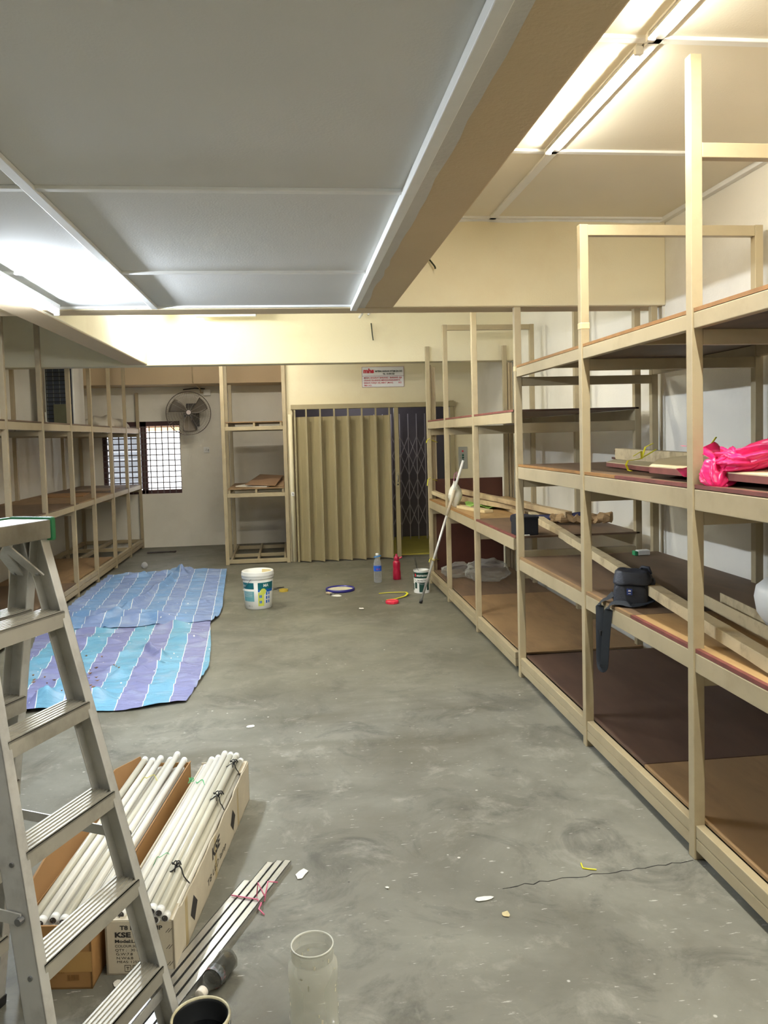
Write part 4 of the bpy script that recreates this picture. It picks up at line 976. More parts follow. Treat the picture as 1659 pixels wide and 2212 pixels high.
superbox(MB(), 0, 0, .078, .086, .066, .077).build('bag_body', BAGM, bg, smooth=True)
superbox(MB(), -.004, -.053, .052, .080, .026, .050, seed=2).build('front_pocket', BAGM, bg, smooth=True)
superbox(MB(), .002, -.008, .134, .086, .072, .034, seed=3, wob=.009).build('top_flap', mat('bag_flap', (44, 48, 58), .55, var=.15, scale=18, bump=.25, bscale=160), bg, smooth=True)
superbox(MB(), .088, .0, .07, .018, .046, .055, seed=5).build('side_pocket', BAGM, bg, smooth=True)
mb = MB(); mb.add([BT(-.022, -.0835, .056), BT(.004, -.0845, .056), BT(.004, -.0835, .086), BT(-.022, -.0825, .086)], [(0, 1, 2, 3)]); mb.build('logo_patch', mat('patch_blue', (40, 62, 130), .5), bg, solid=.001)
mb = MB(); mb.add([BT(-.016, -.0852, .073), BT(-.002, -.0858, .073), BT(-.002, -.0852, .079), BT(-.013, -.085, .081)], [(0, 1, 2, 3)]); mb.add([BT(-.015, -.0855, .062), BT(-.003, -.0860, .062), BT(-.003, -.0858, .065), BT(-.015, -.0854, .065)], [(0, 1, 2, 3)]); mb.build('patch_mark', WHITE_P, bg)
MB().tube([BT(-.05, -.052, .140), BT(-.02, -.066, .148), BT(.03, -.070, .150), BT(.06, -.058, .146)], .004, 8).build('zip', BLACK, bg, smooth=True)
MB().tube([BT(.03, .02, .160), BT(.045, .0, .180), BT(.075, -.01, .178), BT(.088, -.02, .150)], [.006, .008, .008, .006], 8).build('top_handle', BAGM, bg, smooth=True)
mb = MB(); path = [BT(-.085, -.03, .055), BT(-.110, -.06, .030), Vector((1.525, 3.73, ZA1+.022)), Vector((1.497, 3.765, ZA1-.004)), Vector((1.492, 3.765, .76)), Vector((1.490, 3.760, .62)), Vector((1.489, 3.755, .53)), Vector((1.489, 3.735, .505)), Vector((1.489, 3.710, .53)), Vector((1.490, 3.69, .66)), Vector((1.492, 3.665, .78)), Vector((1.500, 3.650, ZA1+.010)), Vector((1.545, 3.62, ZA1+.020)), BT(.02, -.105, .012), BT(.09, -.06, .03), BT(.098, -.02, .06)]
def spline(P, n=5):
    out = []
    for i in range(len(P)-1):
        p0, p1, p2, p3 = P[max(i-1, 0)], P[i], P[i+1], P[min(i+2, len(P)-1)]
        for j in range(n):
            t = j/n; out.append(.5*((2*p1)+(p2-p0)*t+(2*p0-5*p1+4*p2-p3)*t*t+(3*p1-p0-3*p2+p3)*t**3))
    return out+[P[-1]]
SP = spline(path)
rows_ = []
for i, p in enumerate(SP):
    d = (SP[min(i+1, len(SP)-1)]-SP[max(i-1, 0)]).normalized()
    nrm = Vector((-.55, -.85, 0)) if p.z < ZA1-.02 else Vector((-.35, -.1, 1))
    w = d.cross(nrm).normalized()*.019; rows_.append((p-w, p+w))
for i in range(1, len(rows_)):                     # keep both edges on their own sides
    (a, b), (c_, d_) = rows_[i-1], rows_[i]
    if (b-a).dot(d_-c_) < 0: rows_[i] = (d_, c_)
o_ = 0
for (a, b) in rows_:
    n_ = Vector((.0014, 0, .0014)); mb.v += [a-n_, b-n_, b+n_, a+n_]
for i in range(len(rows_)-1):
    for k_ in range(4): mb.f.append((i*4+k_, i*4+(k_+1) % 4, i*4+4+(k_+1) % 4, i*4+4+k_))
mb.build('strap', mat('strap_web', (32, 38, 46), .7, var=.1, scale=40), bg)
mb = MB().box(1.484, 1.496, 3.742, 3.785, .665, .69); mb.build('strap_buckle', BLACK, bg, bevel=.003)

# long plank resting across both racks
def plank(name, p0, p1, w, h, label, m=TIMBER, cat='plank', group='old timbers on the racks', up=(0, 0, 1), chew=.004):
    p0, p1 = V3(p0), V3(p1); n = max(6, int((p1-p0).length/.12)); mb = MB(); d = (p1-p0).normalized(); side = d.cross(V3(up)).normalized(); u = side.cross(d); rows__ = []
    for i in range(n+1):
        p = p0+(p1-p0)*i/n; rows__.append([p+side*a*w/2+u*b*h/2+crumple(p+side*a*w+u*b*h, 9, chew, 1) for a, b in ((-1, -1), (1, -1), (1, 1), (-1, 1))])
    o_ = len(mb.v)
    for r_ in rows__: mb.v += r_
    for i in range(n):
        for k_ in range(4): mb.f.append((o_+i*4+k_, o_+i*4+(k_+1) % 4, o_+(i+1)*4+(k_+1) % 4, o_+(i+1)*4+k_))
    mb.f.append((o_+3, o_+2, o_+1, o_)); mb.f.append((o_+n*4, o_+n*4+1, o_+n*4+2, o_+n*4+3))
    o = mb.build(name, m, origin=tuple(p0), bevel=.002); tag(o, label, cat, group); return o
TIM_P = mat('painted_timber', (192, 176, 140), .6, var=.1, scale=5, dirt=(112, 88, 64), dirt_amt=.75, dirt_scale=9)
ZB1 = .9625
plank('timber_plank', (1.935, 6.32, 1.002), (1.57, 2.15, .860), .060, .050, 'long chipped timber running from the far rack past the black bag', TIM_P)
plank('timber_plank', (1.70, 8.45, 1.085), (2.08, 5.85, 1.045), .055, .045, 'upper of two crossed timbers on the far rack shelf', TIMBER)
plank('timber_plank', (1.62, 8.25, 1.025), (2.22, 5.95, 1.00), .060, .045, 'lower of two crossed timbers on the far rack shelf', TIMBER)
plank('timber_plank', (1.555, 8.74, 1.035), (1.66, 8.05, .985), .055, .040, 'short timber leaning at the far end of the far rack', TIM_P)
plank('timber_plank', (1.60, 7.55, .977), (1.74, 6.98, .977), .085, .028, 'short pale board lying beside the green cloth', mat('pale_wood', (206, 186, 142), .7, var=.1))
plank('timber_plank', (2.02, 7.6, .985), (1.93, 6.60, .985), .060, .044, 'stub of timber behind the dark box on the far rack', TIMBER)
# channel bars on near rack shelf (right edge)
def channel(p0, p1, w, h, label, m=TIM_P):
    p0, p1 = V3(p0), V3(p1); d = (p1-p0).normalized(); side = d.cross(Vector((0, 0, 1))).normalized(); u = side.cross(d); mb = MB()
    for (a, b, c_, e_) in ((-w/2, w/2, 0, .004), (-w/2, -w/2+.004, 0, h), (w/2-.004, w/2, 0, h)):
        q = lambda p: [p+side*a+u*c_, p+side*b+u*c_, p+side*b+u*e_, p+side*a+u*e_]; mb.hexa(q(p0), q(p1))
    o = mb.build('metal_channel', m, origin=tuple(p0)); tag(o, label, 'channel'); return o
channel((1.93, 3.50, .850), (1.78, 2.28, .850), .09, .055, 'khaki steel channel lying behind the long chipped timber')
plank('timber_plank', (2.20, 3.0, .862), (2.05, 2.15, .862), .06, .05, 'short khaki timber end beside the white container', TIM_P)
# white container at the right edge
wh = thing('plastic_container', 'rounded white plastic container cut by the right edge of the photo', 'container', (1.955, 2.86, ZA1))
mb = MB().lathe([(.001, .0), (.10, 0), (.135, .015), (.165, .06), (.175, .12), (.168, .16), (.14, .185), (.06, .195), (.001, .197)], (1.955, 2.86, ZA1+.055), 36); mb.build('container_body', WHITE_P, wh, smooth=True)
MB().lathe([(.05, .0), (.06, .0), (.07, .06), (.05, .06)], (1.955, 2.86, ZA1), 20).build('container_base', WHITE_P, wh)
# green and white packet at the far end of the shelf
gp = thing('small_packet', 'small white and green packet at the far end of the near rack', 'packet', (2.30, 5.10, ZA1))
MB().box(2.285, 2.37, 5.08, 5.13, ZA1, ZA1+.035).build('packet_body', WHITE_P, gp, bevel=.006)
MB().box(2.262, 2.284, 5.08, 5.13, ZA1, ZA1+.030).build('packet_end', GREEN, gp, bevel=.004)
# boards with red edges on the second shelf
ZA2 = 1.4635
def redboard(poly, z0, th, label, tilt=0):
    t = thing('painted_board', label, 'board', (poly[0][0], poly[0][1], z0), 'cream boards with red edges')
    cx_ = sum(p[0] for p in poly)/len(poly); cy_ = sum(p[1] for p in poly)/len(poly)
    fn = lambda x, y, z: (x, y, z+tilt*(x-1.5))
    inner = [(cx_+(x-cx_)*.997, cy_+(y-cy_)*.999) for x, y in poly]
    MB().prism(poly, z0, z0+th*.86, fn).build('red_edge', EDGE_RED, t)
    MB().prism(inner, z0+th*.86, z0+th, fn).build('cream_face', mat('cream_face', (206, 194, 158), .5, var=.06, scale=6, dirt=(150, 130, 96), dirt_amt=.5), t)
    return t
redboard([(1.565, 3.36), (1.560, 1.95), (1.840, 1.95), (1.865, 3.60), (1.74, 3.64)], ZA2+.016, .030, 'nearest cream board with red edge under the pink bag', .11)
redboard([(1.70, 2.0), (1.93, 2.0), (1.95, 3.9), (1.95, 4.66), (1.80, 4.42), (1.74, 3.75)], ZA2+.002, .026, 'cream red-edged board tied with yellow string', .02)
redboard([(1.76, 1.95), (1.94, 1.95), (1.94, 2.95), (1.78, 2.95)], ZA2+.082, .030, 'upper cream red-edged board behind the pink bag', .02)
bx = thing('timber_offcut', 'long cream timber with torn end at the back of the tied boards', 'plank', (2.0, 4.6, ZA2))
plank_o = MB().bar((2.10, 4.95, ZA2+.062), (1.99, 3.0, ZA2+.05), .05, .07); plank_o.build('timber_body', TIM_P, bx, bevel=.003)
mb = MB()
for i in range(7): mb.bar((2.08+i*.008, 4.94, ZA2+.03+.01*(i % 3)), (2.085+i*.008+random.uniform(-.02, .02), 4.99+random.uniform(0, .04), ZA2+.03+random.uniform(0, .07)), .012, .012)
mb.build('torn_end', WOODBR, bx)
mb = MB().bar((2.10, 4.95, ZA2+.012), (1.99, 3.0, ZA2+.012), .05, .024); mb.build('spacer', WOODBR, bx)
yt = MB(); c = Vector((1.80, 4.02, ZA2+.055))
for p in ([(1.745, 4.02, ZA2+.03), (1.76, 4.03, ZA2+.052), (1.84, 4.06, ZA2+.058), (1.95, 4.10, ZA2+.105)], [(1.85, 4.06, ZA2+.06), (1.83, 4.02, ZA2+.10), (1.80, 4.05, ZA2+.075)], [(1.85, 4.06, ZA2+.06), (1.88, 4.08, ZA2+.12), (1.90, 4.03, ZA2+.14)], [(1.745, 4.02, ZA2+.03), (1.74, 3.98, ZA2+.004), (1.73, 3.92, ZA2+.003)]):
    for a, b in zip(p, p[1:]): yt.bar(a, b, .010, .003)
o = yt.build('string_tie', YEL_P, origin=tuple(c)); tag(o, 'yellow string tied round the cream red-edged boards', 'string', 'yellow strings')
o = MB().bar((1.96, 3.62, ZA2+.085), (1.985, 3.55, ZA2+.17), .010, .003).build('string_piece', YEL_P, origin=(1.96, 3.62, ZA2+.085)); tag(o, 'stiff yellow string end sticking up behind the cream boards', 'string', 'yellow strings')
# pink plastic bag
pk = thing('plastic_bag', 'bright pink knotted plastic bag on the boards at right', 'bag', (1.62, 2.80, 1.53))
PINK = clear('pink_film', (238, 40, 112), .82, .3)
mb = MB(); K = Vector((1.600, 2.80, 1.545))
def petal(base, d, ln, wd_, curl, folds, seed, n=14, m=18, droop=0):
    d = V3(d).normalized(); sd_ = d.cross(Vector((0, 0, 1)))
    if sd_.length < .1: sd_ = Vector((1, 0, 0))
    sd_.normalize(); up_ = sd_.cross(d)
    def fn(u, v):
        w = wd_*(.16+.9*v**.8); s = (u-.5)*w
        z = curl*sin(u*folds*pi+seed)*(.25+v)*.5
        p = V3(base)+d*ln*v*(1-.12*abs(sin(u*5+seed)))+sd_*s+up_*z-Vector((0, 0, droop*v*v))
        return p+crumple(p, 24, .012*v+.002, seed)
    mb.grid(fn, m, n)
petal(K, (-.06, .80, .32), .19, .16, .022, 2.6, 1, 22, 22); petal(K, (-.12, .85, -.20), .20, .15, .022, 2.4, 2, 22, 22)
def pblob(c, ax1, r1, r2, seed):
    b_ = bmesh.new(); bmesh.ops.create_icosphere(b_, subdivisions=5, radius=1); ax1 = V3(ax1); L_ = ax1.length; d = ax1.normalized(); sx_ = d.cross(Vector((0, 0, 1))).normalized(); uz = sx_.cross(d)
    P = []
    for v in b_.verts:
        q = v.co; ang = math.atan2(q.z, q.x)
        pl_ = 1+.16*sin(ang*9+q.y*2.5+seed)+.30*noise.noise(Vector((q.x*2.2, q.y*1.2, q.z*2.2+seed)))+.16*abs(noise.noise(q*5+Vector((seed, 0, 0))))
        P.append(V3(c)+d*q.y*L_+sx_*q.x*r1*pl_*(1.0-.25*q.y)+uz*q.z*r2*pl_*(1.0-.25*q.y))
    mb.add(P, [tuple(v.index for v in f_.verts) for f_ in b_.faces]); b_.free()
pblob(K+Vector((.035, -.17, .030)), (.03, -.19, .045), .050, .042, 1)
pblob(K+Vector((.01, -.10, .005)), (.02, -.10, .01), .062, .040, 2)
pblob(K+Vector((-.030, -.030, -.038)), (-.030, -.035, -.050), .062, .045, 3)
pblob(K+Vector((-.010, -.055, .020)), (-.01, -.05, .02), .050, .040, 4)
mb.build('bag_film', PINK, pk, smooth=True, fix=False)
kb = bmesh.new(); bmesh.ops.create_icosphere(kb, subdivisions=4, radius=.040)
mb = MB(); mb.add([K+Vector(v.co)*(1+.35*noise.noise(v.co*40))+crumple(v.co, 60, .006) for v in kb.verts], [tuple(v.index for v in f_.verts) for f_ in kb.faces]); kb.free()
mb.build('bag_knot', PINK, pk, smooth=True)
# dark box
db = thing('small_box', 'small dark navy box on the far rack shelf next to the cross beam', 'box', (1.60, 5.45, ZB1))
MB().box(1.53, 1.69, 5.37, 5.50, ZB1, ZB1+.122).build('box_body', DKBLUE, db, bevel=.004)
MB().box(1.526, 1.694, 5.366, 5.504, ZB1+.114, ZB1+.130).build('box_lid', DKBLUE, db, bevel=.004)
scrap_o = MB().box(1.53, 1.62, 5.345, 5.365, ZB1, ZB1+.006).build('base_paper', PAPER, db)
# brown paper bundle with blue cloth
pbn = thing('paper_bundle', 'crumpled brown paper bundle with dark blue cloth on the far rack', 'bundle', (2.15, 5.80, ZB1))
mb = MB(); mb.tube(spline([Vector((1.98, 5.98, ZB1+.045)), Vector((2.12, 5.85, ZB1+.05)), Vector((2.22, 5.78, ZB1+.05)), Vector((2.31, 5.72, ZB1+.055)), Vector((2.35, 5.70, ZB1+.06))]), [.034]*20+[.026], 20)
for v in mb.v: v += crumple(v, 26, .030, 2); v.z = max(v.z, ZB1+.002)
mb.build('brown_paper', mat('kraft', (150, 122, 84), .8, var=.12, scale=9), pbn, smooth=False)
mb = MB(); mb.tube(spline([Vector((1.74, 6.22, ZB1+.028)), Vector((1.9, 6.08, ZB1+.03)), Vector((2.05, 5.95, ZB1+.045)), Vector((2.18, 5.83, ZB1+.065))]), .034, 16)
for v in mb.v: v += crumple(v, 14, .016, 6); v.z = max(v.z, ZB1+.002)
mb.build('blue_cloth', mat('navy_cloth', (30, 30, 62), .8), pbn, smooth=True)
# green cloth
gc = MB(); gc.grid(lambda u, v: Vector((1.64+.34*u+.05*v, 7.35+.42*v-.1*u, ZB1+.022+.016*sin(u*9)+.012*sin(v*8+u*3)))+crumple((u, v, 0), 6, .012), 24, 24)
o = gc.build('green_cloth', mat('cloth_green', (138, 178, 80), .8, var=.25, scale=14), origin=(1.7, 7.4, ZB1), smooth=True, solid=.004, fix=False); tag(o, 'crumpled light green cloth among the timbers on the far rack', 'cloth')
# transparent plastic bag on the plinth board
pbg = thing('plastic_bag', 'puffy clear plastic bag on the lowest board of the far rack', 'bag', (1.85, 8.1, .156))
mb = MB()
def blob(c, rx, ry, rz, seed):
    b_ = bmesh.new(); bmesh.ops.create_icosphere(b_, subdivisions=5, radius=1)
    P = []
    for v in b_.verts:
        q = v.co; k_ = .95+.20*noise.noise(q*2.2+Vector((seed, 0, 0)))+.20*abs(noise.noise(q*3.5+Vector((0, seed, 0))))
        p = Vector((c[0]+q.x*rx*k_, c[1]+q.y*ry*k_, c[2]+q.z*rz*k_)); p.z = max(p.z, .158); P.append(p)
    mb.add(P, [tuple(v.index for v in f_.verts) for f_ in b_.faces]); b_.free()
blob((1.72, 8.30, .225), .17, .12, .085, 1); blob((1.97, 8.02, .250), .23, .17, .125, 5)
mb.build('bag_film', clear('clear_film', (232, 232, 226), .07, .08), pbg, smooth=True)
# dark wooden panel at rack end, loose steel bars beside it
o = MB().box(1.60, 2.38, 8.885, 8.905, .004, 1.175).build('wooden_panel', WOODBR, origin=(2.0, 8.895, 0), bevel=.002); tag(o, 'dark brown wooden panel standing behind the far end of the right rack', 'panel')
lbs = ['loose steel bar leaning at rack end, touching the end post', 'second loose steel bar from the end post of the far rack', 'third loose steel bar from the end post, nearest the wooden panel']
for i in range(3):
    o = MB().box(1.556+i*.024, 1.577+i*.024, 8.862+i*.012, 8.880+i*.012, 0, 2.46-.012*i).build('steel_bar', KHAKI_L, origin=(1.566+i*.024, 8.87, 0), bevel=.002); tag(o, lbs[i], 'bar', 'loose steel bars by the far rack')
for i in range(2):
    o = MB().box(2.440+i*.034, 2.466+i*.034, 8.80+i*.02, 8.84+i*.02, 0, 2.47).build('steel_bar', KHAKI_L, origin=(2.45+i*.034, 8.82, 0), bevel=.002); tag(o, ['loose steel bar upright behind the back post of the far rack', 'loose steel bar next to the white conduit on the right wall'][i], 'bar', 'loose steel bars by the far rack')
o = MB().tube([(2.535, 8.98, .0), (2.535, 8.98, 2.49)], .012, 10).build('conduit', WHITE_P, origin=(2.535, 8.98, 0), smooth=True); tag(o, 'thin white conduit running up the right wall behind the rack', 'pipe')
for i, (z, lb) in enumerate(((1.62, 'upper yellow string tied on the end post of the far rack'), (1.18, 'middle yellow string tied on the end post of the far rack'), (.28, 'lowest yellow string on the end post near the paint tin'))):
    mb = MB(); x0, x1, y0, y1 = 1.500, 1.634, 8.790, 8.905
    for a, b in (((x0, y0), (1.555, y0)), ((1.555, y0), (x1, y1)), ((x0, y0), (x0, 8.845))): mb.bar((*a, z), (*b, z-.03*(a[0] > 1.52)), .003, .012, (1, 0, 0) if a[0] != b[0] else (0, 1, 0))
    mb.bar((x0, y0-.002, z), (x0-.012, y0-.02, z-.07 if i == 1 else z-.03), .008, .004); mb.bar((x0, y0-.002, z), (x0+.03, y0-.02, z+.02), .008, .004)
    o = mb.build('string_tie', YEL_P, origin=(x0, y0, z)); tag(o, lb, 'string', 'yellow strings')
# roller pole with wrapped end
po = thing('roller_pole', 'paint roller extension pole leaning on the far rack with its foot on floor', 'pole', (1.229, 7.79, 0))
P0, P1 = Vector((1.229, 7.79, .012)), Vector((1.632, 7.52, 1.425)); dv = (P1-P0)
MB().tube([P0, P0+dv*.62], .0125, 12).build('pole_tube', ALU, po, smooth=True)
MB().tube([P0+dv*.62, P0+dv*.80], .014, 12).build('pole_upper', mat('pole_pale', (202, 188, 162), .5, var=.12, scale=14), po, smooth=True)
MB().tube([P0+dv*.80, P1], .0125, 12).build('pole_tip', WHITE_P, po, smooth=True)
MB().tube([P0-dv*.006, P0+dv*.016], .017, 12).build('pole_foot', BLACK, po, smooth=True)
MB().tube([P0+dv*.30, P0+dv*.315], .017, 12).build('pole_collar', mat('collar', (190, 176, 120), .5), po, smooth=True)
wbag = thing('plastic_bag', 'small white plastic bag with pink handles hanging beside the roller pole', 'bag', (1.56, 7.62, .98))
mb = MB(); mb.grid(lambda u, v: Vector((1.575+.05*cos(2*pi*u)*(.35+sin(pi*min(v*1.1, 1))), 7.66+.05*sin(2*pi*u)*(.3+sin(pi*min(v*1.1, 1))), .968+.25*v))+crumple((cos(2*pi*u), sin(2*pi*u), v*3), 2.5, .012), 20, 14)
mb.build('bag_film', mat('bag_white', (220, 218, 206), .5, var=.05), wbag, smooth=True, fix=False)
MB().tube([(1.56, 7.66, 1.20), (1.575, 7.67, 1.29), (1.60, 7.67, 1.31), (1.59, 7.66, 1.22)], .003, 6).build('bag_handle', mat('handle_pink', (190, 120, 160), .5), wbag)

# ================================================================== WALL THINGS
# sign
sg_t = thing('wall_sign', 'white sign with red and black lettering above the lift door', 'sign', (1.26, YS-.01, 2.34))
MB().box(.975, 1.552, YS-.010, YS-.001, 2.345, 2.622).build('sign_board', mat('sign_white', (232, 234, 236), .4, var=.02), sg_t)
RI = mat('sign_red', (196, 40, 62), .5, var=.02); PI_ = mat('sign_purple', (140, 80, 110), .5, var=.02)
mb = MB(); ySg = YS-.0125
for (a, b, c_, d_) in ((.975, 1.552, 2.345, 2.349), (.975, 1.552, 2.618, 2.622), (.975, .979, 2.345, 2.622), (1.548, 1.552, 2.345, 2.622), (.975, 1.552, 2.494, 2.498)): mb.box(a, b, ySg+.0005, ySg+.0025, c_, d_)
mb.build('sign_border', PI_, sg_t)
SF = lambda a, b: (a, ySg, b)
mb = MB(); letter(mb, 'mhs', .082, SF, .996, 2.540, .004, .145); mb.build('logo_lettering', RI, sg_t)
mb = MB(); letter(mb, 'MATERIAL HANDLING SYSTEMS SDN. BHD', .034, SF, 1.158, 2.548, .0008, .372); letter(mb, 'TEL : 03-8961020', .034, SF, 1.262, 2.512, .0008, .16); mb.build('black_lettering', mat('sign_dark', (40, 60, 64), .5), sg_t)
mb = MB()
for i, (tx, w_) in enumerate((('MESIN ANGKAT BARANG - BARANG SJA', .525), ('ORANG DILARANG MENGGUNAKANNYA', .50), ('BEBAN KERJA SELAMAT (MAX)         KG', .515), ('PMA NO.', .11))): letter(mb, tx, .030, SF, 1.0, 2.462-.034*i, .0006, w_)
mb.build('red_lettering', mat('sign_red_dull', (190, 60, 80), .5, var=.02), sg_t)
# call panel
cpn = thing('call_panel', 'grey lift call panel with green buttons and a red one', 'panel', (2.35, YS-.01, 1.35))
MB().box(2.29, 2.415, YS-.014, YS-.001, 1.195, 1.50).build('panel_plate', mat('panel_grey', (176, 178, 172), .35, .5), cpn, bevel=.003)
Rx = Matrix.Rotation(pi/2, 3, 'X')
MB().lathe([(0, 0), (.013, 0), (.013, .012), (0, .014)], (2.347, YS-.013, 1.440), 16, mtx=Rx).build('red_button', RED_P, cpn)
for z in (1.385, 1.350, 1.315, 1.280): MB().lathe([(0, 0), (.014, 0), (.014, .010), (0, .012)], (2.350, YS-.013, z), 16, mtx=Rx).build('green_button', mat('btn_green', (12, 72, 56), .3), cpn)
mb = MB()
for i, z in enumerate((1.378, 1.343, 1.308, 1.273)): letter(mb, str(4-i), .018, lambda a, b: (a, YS-.0155, b), 2.312, z)
mb.build('numerals', INK, cpn)
# wires hanging from beams
def wire(name, pts, label):
    o = MB().tube(spline([V3(p) for p in pts]), .006, 6).build(name, mat('wire_dark', (44, 50, 30), .5), origin=pts[0], smooth=True); tag(o, label, 'wire'); return o
wire('loose_wire', [(.915, 8.868, 2.93), (.918, 8.850, 2.88), (.925, 8.855, 2.80), (.932, 8.85, 2.74)], 'dark wire end poking from the far cream beam above the sign')
wire('loose_wire', [(.925, 5.215, 2.835), (.945, 5.19, 2.80), (.962, 5.185, 2.775), (.965, 5.18, 2.76)], 'green wire ends poking from the near beam at the ceiling recess')
mb = MB().tube([(.78, 8.80, 2.985), (.83, 8.865, 3.05)], .014, 12).tube([(.88, 8.84, 3.02), (.92, 8.866, 3.06)], .010, 10)
o = mb.build('conduit_stub', WHITE_P, origin=(.8, 8.85, 3.0), smooth=True); tag(o, 'white conduit stubs at the top of the far cream beam', 'pipe')
# fan
fn_t = thing('wall_fan', 'large dusty wall fan with wire cage next to the window', 'fan', (-1.55, YB-.02, 2.05))
fc = Vector((-1.565, 12.55, 2.105)); fr = .335
tl = Matrix.Rotation(R(-6), 3, 'X') @ Matrix.Rotation(R(8), 3, 'Z')
FT = lambda x, y, z: fc+tl @ Vector((x, y, z))
CAGE = mat('cage_wire', (150, 140, 126), .4, .6); DKG = mat('fan_dark', (58, 62, 66), .5)
mb = MB(); mb.tube([FT(cos(t)*fr, 0, sin(t)*fr) for t in [i*2*pi/48 for i in range(48)]], .006, 8, closed=True); mb.build('cage_ring', mat('ring_dark', (96, 86, 76), .4, .4), fn_t, smooth=True)
mb = MB()
for sgn, nm in ((-1, 'f'), (1, 'b')):
    for r_ in (.06, .10, .14, .18, .22, .26, .30): 
        y = sgn*(.085*math.sqrt(max(0, 1-(r_/fr)**2)))
        mb.tube([FT(cos(t)*r_, y, sin(t)*r_) for t in [i*2*pi/40 for i in range(40)]], .0009, 4, closed=True)
    for i in range(72):
        t = i*2*pi/72
        mb.tube([FT(cos(t)*r_, sgn*.085*math.sqrt(max(0, 1-(r_/fr)**2)), sin(t)*r_) for r_ in (.04, .12, .20, .28, .333)], .0009, 4)
mb.build('cage_wire', CAGE, fn_t)
mb = MB()
for i in range(12):
    t = i*2*pi/12; mb.tube([FT(cos(t)*r_, -.088*math.sqrt(max(0, 1-(r_/fr)**2)), sin(t)*r_) for r_ in (.04, .12, .20, .28, .333)], .0022, 5)
mb.build('cage_spokes', mat('spoke_pale', (190, 184, 172), .4, .4), fn_t)
MB().lathe([(0, 0), (.030, 0), (.034, .006), (.034, .016), (0, .016)], FT(0, -.080, 0), 20, mtx=tl @ Matrix.Rotation(pi/2, 3, 'X')).build('centre_badge', mat('badge', (206, 190, 186), .4, var=.12, scale=60), fn_t, smooth=False)
for i in range(3):
    a = i*2*pi/3+.35
    def bl(u, v, a=a):
        r_ = .05+.245*v; ang = a+(u-.5)*(1.0-.25*v)+.25*v; return FT(cos(ang)*r_, .0+.05*(u-.5), sin(ang)*r_)
    MB().grid(bl, 8, 8).build('fan_blade', mat('blade', (126, 118, 108), .4, .3), fn_t, smooth=True, solid=.002, fix=False)
mb = MB().tube([FT(0, .06, 0), FT(0, .20, 0)], .075, 18); mb.build('motor', DKG, fn_t, smooth=False)
MB().box(fc.x-.05, fc.x+.14, fc.y+.12, fc.y+.25, fc.z+.03, fc.z+.155).build('motor_housing', DKG, fn_t, bevel=.008)
MB().bar((fc.x+.04, fc.y+.30, fc.z+.02), (fc.x+.075, fc.y+.33, fc.z-.26), .030, .02, (0, 1, 0)).build('bracket', DKG, fn_t)
MB().box(fc.x+.0, fc.x+.12, YB-.04, YB-.001, fc.z-.20, fc.z+.06).build('wall_plate', DKG, fn_t)
MB().bar((fc.x+.05, fc.y+.2, fc.z), (fc.x+.06, YB-.02, fc.z), .05, .05).build('bracket_arm', DKG, fn_t)
# junction box, cable, socket
jb = thing('junction_box', 'white junction box with cable on the wall right of the fan', 'box', (-1.30, YB-.02, 2.43))
MB().box(-1.365, -1.255, YB-.045, YB-.001, 2.39, 2.49).build('box_body', WHITE_P, jb, bevel=.004)
MB().tube([(-1.375, YB-.02, 2.44), (-1.41, YB-.02, 2.44), (-1.42, YB-.02, 2.50), (-1.45, 12.33, 2.56), (-1.46, 12.34, 2.9)], .010, 8).build('cable', mat('cable_cream', (200, 180, 146), .5), jb, smooth=True)
MB().tube([(-1.34, YB-.03, 2.495), (-1.5, YB-.03, 2.51), (-1.68, YB-.04, 2.49)], .008, 8).build('cable', BLACK, jb, smooth=True)
sk = thing('wall_socket', 'white socket on the bare wall below the fan', 'socket', (-1.355, YB-.01, 1.53))
MB().box(-1.40, -1.31, YB-.012, YB-.001, 1.485, 1.575).build('socket_plate', WHITE_P, sk, bevel=.003)
mb = MB()
for x, z in ((-1.365, 1.525), (-1.345, 1.525), (-1.355, 1.545)): mb.box(x-.003, x+.003, YB-.0128, YB-.0115, z-.005, z+.005)
mb.build('socket_holes', BLACK, sk)
MB().box(-1.328, -1.318, YB-.016, YB-.012, 1.51, 1.54).build('rocker', mat('grey', (120, 120, 116)), sk)

# ================================================================== LEFT RACK THINGS
fz = 1.902
fr_t = thing('fridge', 'back of an old fridge with black coils on the top shelf at left', 'fridge', (-2.94, 11.2, fz))
MB().box(-3.20, -2.83, 10.93, 11.45, fz, 2.90).build('fridge_body', WHITE_P, fr_t, bevel=.01)
MB().box(-3.18, -2.85, 10.918, 10.93, fz+.02, 2.86).build('back_panel', mat('fridge_back', (60, 66, 78), .5), fr_t)
mb = MB(); z = fz+.06; pts = []; fl_ = 0
while z < 2.82:
    pts += [(-3.17 if fl_ else -2.86, 10.895, z), (-2.86 if fl_ else -3.17, 10.895, z)]; z += .055; fl_ ^= 1
mb.tube(pts, .005, 6); mb.build('coil', BLACK, fr_t)
mb = MB()
for x in (-3.16, -3.08, -3.00, -2.93, -2.87): mb.box(x-.002, x+.002, 10.900, 10.906, fz+.04, 2.84)
mb.build('coil_wires', mat('coil_wire', (120, 124, 110), .5), fr_t)
MB().box(-3.08, -2.86, 10.86, 10.916, fz+.0, fz+.30).build('compressor_cover', mat('comp', (96, 96, 74), .6, var=.1), fr_t, bevel=.006)
MB().tube([(-3.19, 10.89, fz+.20), (-3.18, 10.86, fz+.08), (-3.05, 10.84, fz+.01)], .007, 8).build('cable', WHITE_P, fr_t, smooth=True)
wcl = MB()
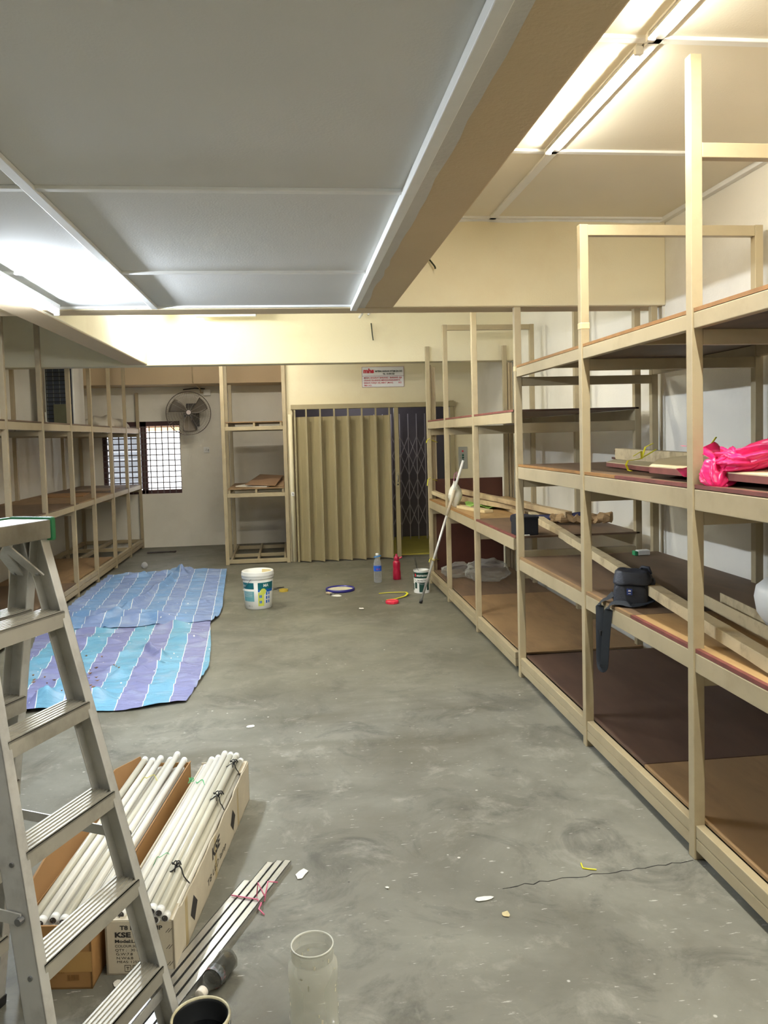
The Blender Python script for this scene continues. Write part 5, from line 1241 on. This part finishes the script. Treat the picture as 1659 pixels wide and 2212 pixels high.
wcl.grid(lambda u, v: Vector((-3.02+.56*u, 11.52+1.15*v+.05*sin(u*6), 1.905+.17*(sin(pi*min(max(u*1.0, 0), 1))**.35)*(sin(pi*v)**.3)+.014*sin(u*15+v*9)))+crumple((u*2, v*3, 0), 3.5, .018), 44, 50)
for v in wcl.v: v.z = max(v.z, 1.9025)
o = wcl.build('white_cloth', mat('cloth_white', (210, 204, 190), .8, var=.08, scale=8), origin=(-2.66, 12.1, 1.902), smooth=True, fix=False, solid=.003); tag(o, 'folded white dust sheet on the top shelf of the left rack', 'cloth')
for (x, y, w, l, a, lb) in ((-2.9, 10.6, .5, .7, .12, 'flat brown cardboard sheet on the left rack nearest the fridge'), (-2.75, 11.6, .45, .6, -.1, 'flat brown cardboard sheet on the left rack nearest the window')):
    T = frame2((x, y), a); o = fbox(MB(), T, -w/2, w/2, -l/2, l/2, 1.0215, 1.030).build('cardboard_sheet', CARD_IN if a > 0 else mat('sheet_grey', (150, 128, 104), .8), origin=(x, y, 1.02)); tag(o, lb, 'cardboard', 'cardboard sheets on the left rack')
# boards on the narrow rack
zS = 1.0235
def sheet(pts, z0, lift, th, m, label, name='plywood_sheet'):
    mb = MB(); n = len(pts); P = [Vector((x, y, z0+l)) for (x, y), l in zip(pts, lift)]
    mb.add(P+[p+Vector((0, 0, th)) for p in P], [tuple(range(n))[::-1], tuple(range(n, 2*n))]+[(i, (i+1) % n, (i+1) % n+n, i+n) for i in range(n)])
    o = mb.build(name, m, origin=tuple(P[0])); tag(o, label, 'panel', 'loose panels on the narrow rack'); return o
sheet([(-.80, 11.25), (-.36, 10.93), (-.22, 11.3), (-.60, 11.75)], zS, (.0, .0, .012, .012), .012, PAPER, 'white panel lowest on the narrow rack beside the lift')
sheet([(-.66, 11.10), (-.24, 10.90), (-.14, 11.50), (-.48, 11.85)], zS, (.030, .016, .12, .13), .010, mat('panel_brown', (142, 112, 84), .6, var=.1), 'brown panel lying tilted on the white panel, narrow rack')
sheet([(-.36, 11.05), (-.125, 11.0), (-.125, 11.8), (-.22, 11.9)], zS, (.002, .002, .10, .10), .008, mat('panel_tan', (156, 128, 98), .6, var=.1), 'tan panel at the right side of the narrow rack')
